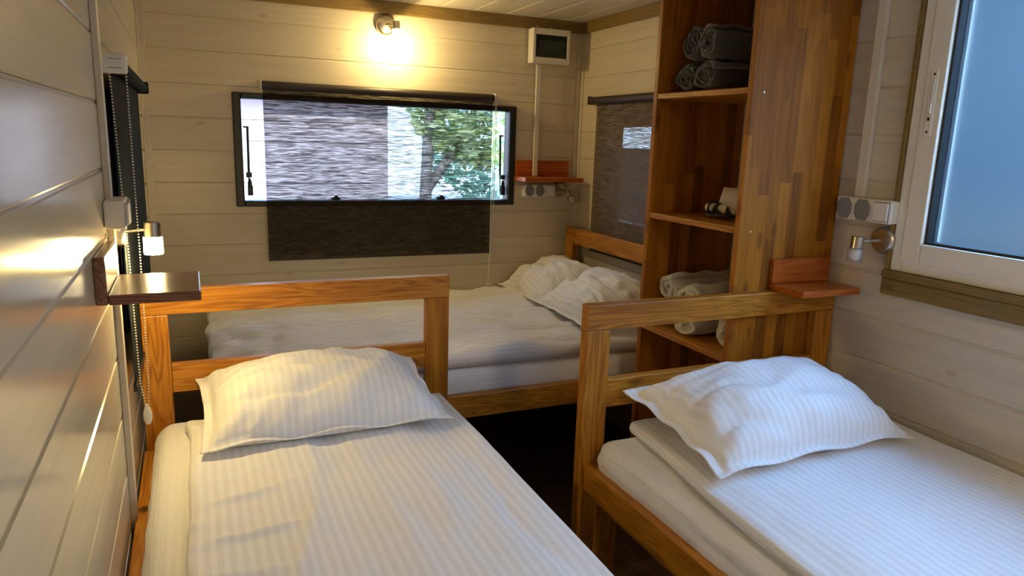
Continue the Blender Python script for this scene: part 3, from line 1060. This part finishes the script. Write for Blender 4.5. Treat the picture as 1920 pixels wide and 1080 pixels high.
def top_right(x, y):
    h = 0.018 * fbm(x * 4.0 + 5, y * 2.0, 3) + 0.006 * fbm(x * 13, y * 6 + 3, 3)
    h += 0.004 * gs(x - 1.36 + 0.03 * (y + 2), 0, 0.04)
    h -= 0.005 * ridge(x * 2.3 + 9, y * 1.7 + 4)
    for c, wd, am in ((1.52, 0.05, 0.004), (1.72, 0.06, 0.004), (1.9, 0.05, 0.003)):
        h += am * gs(x - c - 0.06 * np.sin(y * 3 + c * 9), 0, wd)
    return h

def warp_right(V):
    x, y, z = V[:, 0], V[:, 1], V[:, 2]
    # the near-left corner slides outwards: the hem runs slightly askew
    k = np.clip((2.0 - x) / 0.75, 0, 1)
    V[:, 0] = x - k * 0.095 * (-1.74 - y) / 0.8 * np.clip(1.3 - 0.3 * (-1.74 - y), 0.5, 1) + 0.006 * np.sin(y * 9) * k
    V[:, 0] = np.maximum(V[:, 0], 1.178)
    return V

quilt('quilt', 'folded white stripe quilt on the bed under the frosted window', (1.282, 2.045, -3.60, -1.775, 0.570, 0.608), 0.020, 0.009, top_right, warp=warp_right)

def top_back(x, y):
    h = 0.032 * fbm(x * 2.6 + 3, y * 5.0, 3)
    h += 0.030 * fbm(x * 3 + 1, y * 14 + 6, 3)
    h += 0.030 * fbm(x * 7 + 1, y * 20 + 6, 3)
    h -= 0.010 * ridge(x * 2.6 + 7, y * 9.0 + 3)
    h -= 0.017 * ridge(x * 1.7 + 3, y * 3.6 + 8)
    h -= 0.011 * ridge(x * 3.4 + 1, y * 5.0 + 2) * (0.4 + gs(x, 0.5, 0.4))
    h += 0.030 * gs(x, 0.25, 0.09) * gs(y, -0.05, 0.12)
    return h

def side_back(s, z):
    return 0.030 * fbm(s * 3.5 + 2, z * 9, 3) + 0.010 * np.sin((z - 0.55) * 26) + 0.004 * np.sin(s * 21)

quilt('quilt', 'crumpled white stripe quilt hanging over the front of the rear bed', (0.205, 1.955, -1.085, -0.010, 0.564, 0.642), 0.040, 0.012, top_back, side_back, stripe_y=False)

# pillows ------------------------------------------------------------------
pillow('pillow', 'white stripe pillow on the bed along the left wall, lit warm from the left', (0.472, -1.453, 0.663), 0.640, 0.40, 0.112, 0.01, math.radians(9), 1.0, 0.611, hem=0.93)
pillow('pillow', 'white stripe pillow with bluish sheen on the bed under the frosted window', (1.595, -1.985, 0.668), 0.680, 0.42, 0.122, 0.02, math.radians(10), 2.0, 0.613, hem=0.90)
pillow('pillow', 'white pillow in the rear corner, leaning on the headboard of the rear bed', (1.790, -0.250, 0.708), 0.43, 0.40, 0.085, math.radians(-90), math.radians(20), 3.0, 0.648, hem=0.92, stripe='x', wr=1.3)
pillow('pillow', 'white pillow overlapping the corner pillow, beside the cabinet on the rear bed', (1.785, -0.745, 0.714), 0.56, 0.40, 0.090, math.radians(-92), math.radians(20), 4.0, 0.648, hem=0.92, stripe='x', wr=1.5)

# ------------------------------------------------------------------ wall lamps
def wall_lamp(label, base, n, off, drop_dir, lit, r=0.045, power=0.0):
    """base: centre of the disc on the wall, n: outward normal, off: vector from base to the holder's top centre"""
    b = Vector(base); n = Vector(n)
    t = thing('wall_spotlight', label, 'lamp', b, 'steel spotlights on the walls')
    put(MB().lathe(b, n, [(0.0, r), (0.014, r), (0.020, r * 0.95), (0.025, r * 0.80), (0.027, 0.0005)], 36), 'wall_plate', M['steel'], t, smooth=35)
    h = b + Vector(off)
    d = Vector(drop_dir).normalized()
    c = h + d * 0.016
    put(MB().tube([b + n * 0.024, b + n * 0.035, c - (c - b - n * 0.03).normalized() * 0.012, c], 0.0045, 10), 'arm', M['steel'], t, smooth=True)
    put(MB().lathe(h, d, [(0.0, 0.0165), (0.001, 0.0178), (0.034, 0.0178), (0.035, 0.0165)], 28), 'lamp_holder', M['steel'], t, smooth=35)
    g = MB().lathe(h, d, [(0.034, 0.0195), (0.036, 0.0212), (0.074, 0.0212), (0.076, 0.0195), (0.074, 0.0170), (0.038, 0.0170)], 28, close=False)
    put(g, 'glass_shade', M['crystal'], t, smooth=35)
    put(MB().lathe(h, d, [(0.0345, 0.006), (0.040, 0.0130), (0.064, 0.0130), (0.070, 0.008), (0.073, 0.001)], 16), 'bulb', M['bulb_on'] if lit else M['bulb_off'], t, smooth=True)
    if lit:
        l = bpy.data.lights.new('lamp_light', 'POINT')
        l.energy = power
        l.color = (1.0, 0.725, 0.29)
        l.shadow_soft_size = 0.012
        lo = bpy.data.objects.new('lamp_light', l)
        COL.objects.link(lo)
        lo.parent = t
        lo.location = (h + d * 0.082) - b
    return t

wall_lamp('lit steel spotlight high on the rear wall below the ceiling trim', (1.022, -0.0005, 1.882), (0, -1, 0), (0.022, -0.105, 0.005), (0.06, -0.12, -1), True, power=6.2)
wall_lamp('lit steel spotlight on the left wall above the brown shelf', (0.0005, -1.520, 1.150), (1, 0, 0), (0.080, -0.02, 0.022), (0, 0, -1), True, power=4.5, r=0.040)
wall_lamp('unlit steel spotlight beside the sockets below the small rear shelf', (1.950, -0.0005, 1.138), (0, -1, 0), (0.022, -0.075, -0.004), (0.22, -0.55, -0.8), False, r=0.040)
wall_lamp('unlit steel spotlight below the sockets on the right wall', (W - 0.0005, -1.918, 1.128), (-1, 0, 0), (-0.105, 0.012, 0.012), (-0.04, 0.02, -1), False, r=0.041)

# unseen ceiling lamp added behind the camera as warm fill
t = thing('fill_lamp', 'added round fill lamp, warm, on the ceiling unseen behind the camera', 'lamp', (1.05, -4.15, HC))
put(MB().lathe((1.05, -4.15, HC), (0, 0, -1), [(0, 0.13), (0.02, 0.13), (0.024, 0.125)], 32), 'rim', M['white_plastic'], t, smooth=35)
put(MB().lathe((1.05, -4.15, HC - 0.024), (0, 0, -1), [(0, 0.122), (0.02, 0.11), (0.035, 0.07), (0.04, 0.002)], 32), 'diffuser', M['fill_dome'], t, smooth=True)

# ------------------------------------------------------------------ sockets
def sockets(label, gangs, wall, a0, a1, z0, z1):
    """surface socket strip; wall: 'back', 'right' or 'left'"""
    def box(p0, p1, d0, d1, q0, q1, mb=None):
        mb = mb or MB()
        if wall == 'back': return mb.box(p0, p1, -d1, -d0, q0, q1)
        if wall == 'right': return mb.box(W - d1, W - d0, p0, p1, q0, q1)
        return mb.box(d0, d1, p0, p1, q0, q1)
    mid = (a0 + a1) / 2
    base = {'back': (mid, 0, z0), 'right': (W, mid, z0), 'left': (0, mid, z0)}[wall]
    t = thing('socket_strip', label, 'sockets', base, 'white socket strips')
    put(box(a0, a1, 0.0005, 0.040, z0, z1), 'housing', M['white_plastic'], t, bevel=0.005)
    L = (a1 - a0) / gangs
    order = (0, 1, 2) if wall == 'back' else (2, 1, 0)[3 - gangs:]
    for k, i in enumerate(order):
        p0, p1 = a0 + i * L + 0.006, a0 + (i + 1) * L - 0.006
        if k < gangs - 1:
            # flap with cut corners
            c = 0.012
            q0, q1 = z0 + 0.003, z1 - 0.003
            outline = [(p0 + c, q0), (p1 - c, q0), (p1, q0 + c * 1.6), (p1, q1 - c * 1.6), (p1 - c, q1), (p0 + c, q1), (p0, q1 - c * 1.6), (p0, q0 + c * 1.6)]
            mb = MB()
            for dpt in (0.0402, 0.0445):
                for p, q in outline:
                    mb.v.append({'back': (p, -dpt, q), 'right': (W - dpt, p, q), 'left': (dpt, p, q)}[wall])
            n = 8
            for j in range(n):
                mb.f.append((j, (j + 1) % n, n + (j + 1) % n, n + j))
            mb.f.append(tuple(range(n))[::-1]); mb.f.append(tuple(range(n, 2 * n)))
            put(mb, 'socket_flap', M['grey_plastic'], t, bevel=0.0012)
        else:
            put(box(p0 + 0.002, p1 - 0.002, 0.0402, 0.0465, z0 + 0.008, z1 - 0.008), 'switch_rocker', M['white_plastic'], t, bevel=0.0015)
            put(box(p0, p1, 0.0401, 0.0412, z0 + 0.006, z1 - 0.006), 'switch_seam', M['grey_plastic'], t, bevel=0.0)
    return t

sockets('three-gang socket strip under the small shelf on the rear wall', 3, 'back', 1.737, 1.918, 1.100, 1.164)
sockets('three-gang socket strip beside the white window on the right wall', 3, 'right', -1.952, -1.755, 1.178, 1.247)
sockets('short white socket strip above the brown shelf on the left wall', 2, 'left', -1.715, -1.597, 1.177, 1.236)

# ------------------------------------------------------------------ cable ducts and fuse box
def duct(label, d):
    o = bx('cable_duct', d, M['duct_plastic'], bevel=0.002)
    return tag(o, label, 'cable duct')
duct('cream cable duct running from the fuse box down to the rear shelf', (1.786, 1.810, -0.0365, -0.0215, 1.206, 1.7615))
duct('cream cable duct running up the right wall from the sockets', (W - 0.016, W - 0.0005, -1.829, -1.797, 1.2475, 1.9305))

t = thing('fuse_box', 'white fuse box with a smoked door high in the rear corner', 'fuse box', (1.839, 0, 1.762))
bx('housing', (1.737, 1.943, -0.072, -0.0215, 1.762, 1.9285), M['white_plastic'], t, bevel=0.006)
put(ring_boxes('y', 1.737, 1.943, 1.762, 1.9285, 0.016, -0.084, -0.0722, 0.030), 'cover', M['white_plastic'], t, bevel=0.003)
dr = bx('door', (1.7535, 1.9265, -0.081, -0.0785, 1.7925, 1.898), M['glass'], t, bevel=0.001)
bx('door_recess', (1.7535, 1.9265, -0.0745, -0.0722, 1.7925, 1.898), M['dark_door'], t, bevel=0)
for k in range(8):
    xb = 1.775 + k * 0.0165
    bx('breaker', (xb, xb + 0.0155, -0.0775, -0.0746, 1.815, 1.872), M['breaker'], t, bevel=0.001)
bx('latch', (1.896, 1.904, -0.0835, -0.0812, 1.826, 1.842), M['dark_door'], t, bevel=0.001)
put(MB().tube([(1.772, -0.060, 1.9285), (1.768, -0.060, 1.936), (1.764, -0.062, 1.940)], 0.0014, 6), 'cable_tie', M['white_plastic'], t)
put(MB().tube([(1.838, -0.060, 1.9285), (1.842, -0.060, 1.936), (1.845, -0.062, 1.939)], 0.0014, 6), 'cable_tie', M['white_plastic'], t)

# ------------------------------------------------------------------ wall shelves
def wall_shelf(label, panel, board, mp, mbd, base):
    t = thing('wall_shelf', label, 'shelf', base, 'little wall shelves with an upright back')
    p = bx('back_panel', panel, mp, t, bevel=0.003)
    b = bx('shelf_board', board, mbd, t, bevel=0.003)
    return t, p, b
wall_shelf('small red-brown wooden shelf on the rear wall beside the window', (1.695, 2.0, -0.0205, -0.0065, 1.205, 1.286), (1.690, 2.022, -0.150, -0.0065, 1.183, 1.2045), M['shelf_x'], M['shelf_x'], (1.86, 0, 1.183))
t, p, b = wall_shelf('dark brown varnished wooden shelf low on the left wall beside the lit lamp', (0.0005, 0.020, -1.950, -1.735, 1.067, 1.156), (0.0205, 0.176, -1.950, -1.735, 1.067, 1.086), M['shelf_dark_y'], M['shelf_dark_x'], (0, -1.84, 1.067))
t, p, b = wall_shelf('small red-brown wooden shelf screwed to the cabinet side above the right headboard', (1.802, 2.040, -1.7445, -1.7265, 0.973, 1.050), (1.806, 2.040, -1.868, -1.7265, 0.952, 0.9725), M['shelf_x'], M['shelf_x'], (1.92, -1.7265, 0.952))
for xs in (1.84, 1.99):
    put(MB().lathe((xs, -1.7443, 1.035), (0, -1, 0), [(0, 0.004), (0.0008, 0.003), (0.001, 0.001)], 10), 'screw', M['shelf_dark_x'], p)

# ------------------------------------------------------------------ roller blinds
def fabric_sheet(axis, c, a0, a1, z0, z1, curl=0.0, n=24, m=40, th=0.0012):
    mb = MB()
    for layer in (0, 1):
        for i in range(n + 1):
            for j in range(m + 1):
                a = a0 + (a1 - a0) * i / n
                zz = z0 + (z1 - z0) * j / m
                q = c + (0.0015 * math.sin(a * 5) + curl * math.sin(zz * 4 + a)) + (th if layer else 0)
                mb.v.append((a, q, zz) if axis == 'y' else (q, a, zz))
    N = (n + 1) * (m + 1)
    for i in range(n):
        for j in range(m):
            q = (i * (m + 1) + j, (i + 1) * (m + 1) + j, (i + 1) * (m + 1) + j + 1, i * (m + 1) + j + 1)
            mb.f.append(q[::-1]); mb.f.append(tuple(N + k for k in q))
    return mb

def beads(pts, r=0.0021, gap=0.0068):
    mb = MB()
    for p0, p1 in zip(pts[:-1], pts[1:]):
        p0, p1 = Vector(p0), Vector(p1)
        L = (p1 - p0).length
        k = max(1, int(L / gap))
        for i in range(k):
            mb.ball(tuple(p0.lerp(p1, i / k)), r, 5, 4)
    return mb

# rear blind
t = thing('roller_blind', 'dark brown woven roller blind hanging half over the wide rear window', 'blind', (1.01, 0, 0.815))
put(MB().cyl((0.470, -0.046, 1.583), (1.550, -0.046, 1.583), 0.019, n=24), 'roller', M['blind_bar'], t, smooth=35)
mbf = fabric_sheet('y', -0.0305, 0.474, 1.5545, 0.822, 1.58, 0.0015)
put(mbf, 'fabric', M['blind'], t, smooth='all')
bx('bottom_bar', (0.475, 1.5545, -0.034, -0.026, 0.812, 0.8235), M['blind_bar'], t, bevel=0.002)
for xs in (0.462, 1.5515):
    bx('bracket', (xs, xs + 0.007, -0.062, -0.0005, 1.565, 1.606), M['white_plastic'], t, bevel=0.002)
pc = [(1.567, -0.048, 1.595), (1.566, -0.050, 1.45), (1.560, -0.056, 1.05), (1.548, -0.062, 0.82), (1.534, -0.075, 0.68), (1.530, -0.080, 0.664)]
c = put(MB().tube(pc, 0.0014, 6).tube([(p[0] - 0.006 - 0.004 * k, p[1] - 0.002, p[2]) for k, p in enumerate(pc[:3])] + [(1.543, -0.064, 0.82), (1.530, -0.078, 0.68)], 0.0012, 6), 'pull_cord', M['bead'], t)
put(MB().box(1.518, 1.546, -0.084, -0.074, 0.656, 0.664), 'cord_weight', M['bead'], c, bevel=0.002)

# side blind
t = thing('roller_blind', 'taupe woven roller blind on the right wall beside the cabinet', 'blind', (W, -0.68, 0.838))
put(MB().cyl((W - 0.030, -1.19, 1.590), (W - 0.030, -0.165, 1.590), 0.019, n=24), 'roller', M['blind_bar'], t, smooth=35)
put(fabric_sheet('x', W - 0.0145, -1.185, -0.205, 0.848, 1.588, 0.0006), 'fabric', M['blind_side'], t, smooth='all')
bx('bottom_bar', (W - 0.019, W - 0.009, -1.185, -0.205, 0.836, 0.849), M['blind_bar'], t, bevel=0.002)
for ys in (-1.198, -0.164):
    bx('bracket', (W - 0.046, W - 0.0005, ys, ys + 0.007, 1.572, 1.612), M['blind_bar'], t, bevel=0.002)

# left blind
t = thing('roller_blind', 'slate-coloured roller blind hanging flat on the left wall', 'blind', (0, -1.07, 0.76))
put(MB().cyl((0.036, -1.555, 1.520), (0.036, -0.585, 1.520), 0.016, n=24), 'roller', M['blind_left'], t, smooth=35)
put(fabric_sheet('x', 0.021, -1.545, -0.60, 0.775, 1.518, 0.0006), 'fabric', M['blind_left'], t, smooth='all')
bx('bottom_bar', (0.016, 0.027, -1.545, -0.60, 0.762, 0.777), M['black'], t, bevel=0.002)
br = bx('bracket', (0.0005, 0.056, -1.572, -1.556, 1.500, 1.542), M['white_plastic'], t, bevel=0.006)
for zz in (1.531, 1.512):
    bx('groove', (0.018, 0.046, -1.5728, -1.5718, zz - 0.0008, zz + 0.0008), M['grey_plastic'], br, bevel=0)
bx('far_bracket', (0.0005, 0.054, -0.584, -0.572, 1.500, 1.540), M['blind_left'], t, bevel=0.004)
c = put(beads([(0.020, -1.564, 1.500), (0.030, -1.570, 1.10), (0.034, -1.578, 0.80), (0.042, -1.582, 0.735)])
        , 'bead_chain', M['bead'], t)
c['kind'] = 'stuff'
c2 = put(beads([(0.052, -1.564, 1.515), (0.053, -1.570, 1.10), (0.052, -1.578, 0.80), (0.048, -1.582, 0.735)]), 'bead_chain', M['bead'], t)
c2['kind'] = 'stuff'
put(MB().lathe((0.045, -1.582, 0.740), (0, 0, -1), [(0, 0.003), (0.008, 0.006), (0.02, 0.0095), (0.036, 0.0095), (0.046, 0.006), (0.05, 0.001)], 16), 'chain_weight', M['bead'], t, smooth=True)

# ------------------------------------------------------------------ towels
def rolled_towel(label, x0, x1, yc, zc, ry, rz, mat, turns, th, group, ang=0.0, seed=0.0, slump=0.0, wave=0.004):
    """a cloth wound into a roll lying along x: a real spiral sheet with thickness"""
    n = int(turns * 26)
    nx = 10
    mb = MB()
    ring = []
    for k in range(n + 1):
        f = k / n
        a = ang + f * turns * 2 * math.pi
        rr = 0.10 + 0.90 * f
        wob = 1 + 0.06 * math.sin(2 * a + seed) + 0.03 * math.sin(3 * a + seed * 2)
        ring.append((a, rr * wob))
    rm = (ry + rz) / 2
    half = th / 2 / rm
    outer = [((r + half) * math.cos(a), (r + half) * math.sin(a)) for a, r in ring]
    inner = [(max(r - half, 0.01) * math.cos(a), max(r - half, 0.01) * math.sin(a)) for a, r in ring]
    loop = outer + inner[::-1]
    m_ = len(loop)
    for i in range(nx + 1):
        x = x0 + (x1 - x0) * i / nx
        for j, (p, q) in enumerate(loop):
            j2 = j if j <= n else 2 * n + 1 - j
            ax = 0.0
            if i in (0, nx):
                ax = (0.006 * math.sin(j2 * 0.31 + seed) + 0.004 * math.sin(j2 * 0.9)) * (1 if i == 0 else -1)
            e = 1 - 0.05 * (1 if i in (0, nx) else 0) + wave / rm * math.sin(i * 1.7 + 3 * math.atan2(q, p) + seed)
            zz = zc + rz * q * e
            yy = yc + ry * p * e
            mb.v.append((x + ax, yy, zz))
    for i in range(nx):
        for j in range(m_):
            j1 = (j + 1) % m_
            mb.f.append((i * m_ + j, i * m_ + j1, (i + 1) * m_ + j1, (i + 1) * m_ + j))
    for i, fl in ((0, 1), (nx, 0)):
        b = i * m_
        for k in range(n):
            q = (b + k, b + k + 1, b + m_ - 2 - k, b + m_ - 1 - k)
            mb.f.append(q[::-1] if fl == 0 else q)
    o = put(mb, 'rolled_towel', mat, smooth=60)
    return tag(o, label, 'towel', group)

gd = 'charcoal towels rolled on the top shelf'
gw = 'white towels rolled on the lower shelf'
Z1 = 1.559
rolled_towel('charcoal rolled towel at the bottom left of the four on the top shelf', 1.712, 2.03, -1.352, Z1 + 0.0500, 0.047, 0.0460, M['towel_dark'], 3.2, 0.010, gd, 0.4, 1.0)
rolled_towel('charcoal rolled towel at the bottom right of the four on the top shelf', 1.700, 2.03, -1.462, Z1 + 0.0500, 0.051, 0.0460, M['towel_dark'], 3.2, 0.010, gd, 1.4, 2.2)
rolled_towel('charcoal rolled towel at the upper left of the four on the top shelf', 1.722, 2.03, -1.355, Z1 + 0.1590, 0.042, 0.0560, M['towel_dark'], 3.2, 0.010, gd, 2.4, 3.1)
rolled_towel('charcoal rolled towel at the upper right of the four on the top shelf', 1.700, 2.03, -1.465, Z1 + 0.1530, 0.055, 0.0500, M['towel_dark'], 3.2, 0.010, gd, 0.9, 4.0)
Z3 = 0.738
rolled_towel('white rolled towel at the back of the pair on top of the lower shelf stack', 1.715, 2.03, -1.345, Z3 + 0.143, 0.050, 0.050, M['towel_white'], 2.2, 0.018, gw, 0.4, 1.0)
rolled_towel('white rolled towel nearer the camera on top of the lower shelf stack', 1.705, 2.03, -1.468, Z3 + 0.134, 0.055, 0.044, M['towel_white'], 2.2, 0.018, gw, 1.3, 2.0)
rolled_towel('white rolled towel under the others on the lower shelf, left one', 1.735, 2.03, -1.333, Z3 + 0.042, 0.050, 0.038, M['towel_white'], 2.2, 0.018, gw, 2.0, 3.0)
rolled_towel('white rolled towel lying in the middle of the lower shelf below a pair', 1.705, 2.03, -1.462, Z3 + 0.042, 0.056, 0.038, M['towel_white'], 2.2, 0.018, gw, 0.8, 4.0)
rolled_towel('white rolled towel half hidden by the cabinet side on the lower shelf', 1.740, 2.03, -1.625, Z3 + 0.055, 0.052, 0.050, M['towel_white'], 2.2, 0.018, gw, 0.8, 5.0)

# ------------------------------------------------------------------ hair dryer
t = thing('hair_dryer', 'cream hair dryer wrapped in its black cord on the middle shelf', 'hair dryer', (1.80, -1.55, 1.147))
put(MB().lathe((1.835, -1.640, 1.205), (-0.35, 0.30, 0.10), [(0.0, 0.020), (0.004, 0.038), (0.030, 0.044), (0.070, 0.042), (0.11, 0.030), (0.135, 0.026), (0.136, 0.020)], 28), 'body', M['cream'], t, smooth=True)
put(MB().lathe((1.805, -1.560, 1.185), (-0.30, 1.0, -0.02), [(0.0, 0.020), (0.05, 0.018), (0.115, 0.015), (0.122, 0.012)], 20), 'handle', M['cream'], t, smooth=True)
cp = []
for k in range(70):
    f = k / 69
    a = f * 2 * math.pi * 7
    px_ = Vector((1.805, -1.560, 1.185)).lerp(Vector((1.772, -1.452, 1.181)), 0.1 + 0.75 * (0.5 - 0.5 * math.cos(f * 9)))
    cp.append(px_ + Vector((math.cos(a) * 0.024, 0, math.sin(a) * 0.022)))
put(MB().tube(cp, 0.0036, 7), 'cord', M['cord'], t, smooth=True)
lp = []
for k in range(90):
    a = k / 89 * 2 * math.pi * 4
    rr = 0.034 + 0.010 * math.sin(k * 0.37)
    lp.append((1.775 + 0.03 * math.sin(a * 0.6) + 0.02, -1.475 + rr * 1.9 * math.cos(a) * 0.8 - 0.02, 1.152 + 0.0045 * (k / 22) + 0.004 * abs(math.sin(a * 1.3))))
put(MB().tube(lp, 0.0035, 7), 'cord', M['cord'], t, smooth=True)

# ------------------------------------------------------------------ outside
struct(bx('ground', (-14, 18, -8, 22, -0.75, -0.70), M['ground'], bevel=0))

def leaf_blob(cx, cy, cz, rx, ry, rz, n, size, rng):
    mb = MB()
    for _ in range(n):
        while True:
            p = Vector((rng.uniform(-1, 1), rng.uniform(-1, 1), rng.uniform(-1, 1)))
            if p.length < 1: break
        p = p.normalized() * (p.length ** 0.5)
        c = Vector((cx + p.x * rx, cy + p.y * ry, cz + p.z * rz))
        a = Vector((rng.uniform(-1, 1), rng.uniform(-1, 1), rng.uniform(-0.6, 0.6))).normalized()
        b_ = a.cross(Vector((rng.uniform(-1, 1), rng.uniform(-1, 1), rng.uniform(-1, 1)))).normalized()
        s_ = size * rng.uniform(0.6, 1.2)
        b = len(mb.v)
        for q in (-a * s_, -a * s_ * 0.1 + b_ * s_ * 0.42, a * s_, -a * s_ * 0.1 - b_ * s_ * 0.42):
            mb.v.append(tuple(c + q))
        mb.f.append((b, b + 1, b + 2, b + 3))
    return mb

rng = random.Random(5)
t = thing('tree', 'leafy tree with a grey trunk outside the rear window', 'tree', (2.2, 3.0, -0.7))
put(MB().tube([(2.14, 3.0, -0.7), (2.13, 3.0, 0.4), (2.17, 3.0, 1.4), (2.25, 3.0, 2.6)], [0.07, 0.06, 0.05, 0.04], 12).tube([(2.15, 3.0, 0.9), (2.6, 3.05, 1.5), (2.9, 3.05, 2.1)], [0.05, 0.04, 0.02], 8), 'trunk', M['bark'], t, smooth=True)
o = put(leaf_blob(2.85, 3.05, 1.66, 0.85, 0.5, 0.56, 1700, 0.080, rng), 'foliage', M['leaf'], t)
o['kind'] = 'stuff'
t = thing('tree', 'smaller blue-green tree at the right outside the rear window', 'tree', (3.9, 5.5, -0.7))
put(MB().tube([(3.9, 5.5, -0.7), (3.9, 5.5, 1.2)], [0.08, 0.05], 10), 'trunk', M['bark'], t, smooth=True)
o = put(leaf_blob(3.85, 5.5, 1.3, 0.9, 0.6, 0.85, 1600, 0.08, rng), 'foliage', M['leaf2'], t)
o['kind'] = 'stuff'
t = thing('neighbour_cabin', 'pale neighbouring cabin with red roof edge outside the rear window', 'cabin', (0.0, 4.6, -0.7))
for k in range(12):
    bx('siding_board', (-2.6, 2.05, 4.0, 4.03, -0.7 + k * 0.2, -0.505 + k * 0.2), M['siding'], t, bevel=0.006, seg=1)
bx('cabin_wall', (-2.6, 2.05, 4.031, 6.5, -0.7, 1.7), M['siding'], t, bevel=0)
bx('roof', (-2.8, 2.25, 3.75, 6.7, 1.71, 1.86), M['brick'], t, bevel=0.01)
t = thing('sky_blocker', 'added slate blue wall blocking low sky outside the frosted side window', 'light blocker', (4.6, -2.6, -0.7))  # invented wall: hides low sky from the pane, leaves high sky for the bed
for k in range(19):
    zb = -0.7 + k * 0.2
    bx('siding_board', (4.5, 4.53, -8.0, 1.3, zb, zb + 0.196), M['blocker_low'] if zb < 1.0 else M['blocker_blue'], t, bevel=0.004, seg=1)
bx('blocker_wall', (4.531, 6.5, -8.0, 1.3, -0.7, 3.09), M['blocker_blue'], t, bevel=0)
t = thing('garden_fence', 'dark board fence outside the small side window', 'fence', (3.9, 2.6, -0.7))
for k in range(14):
    y0 = 1.4 + k * 0.2
    bx('fence_board', (3.9, 3.925, y0, y0 + 0.192, -0.7, 1.345), M['fence'], t, bevel=0.003, seg=1)
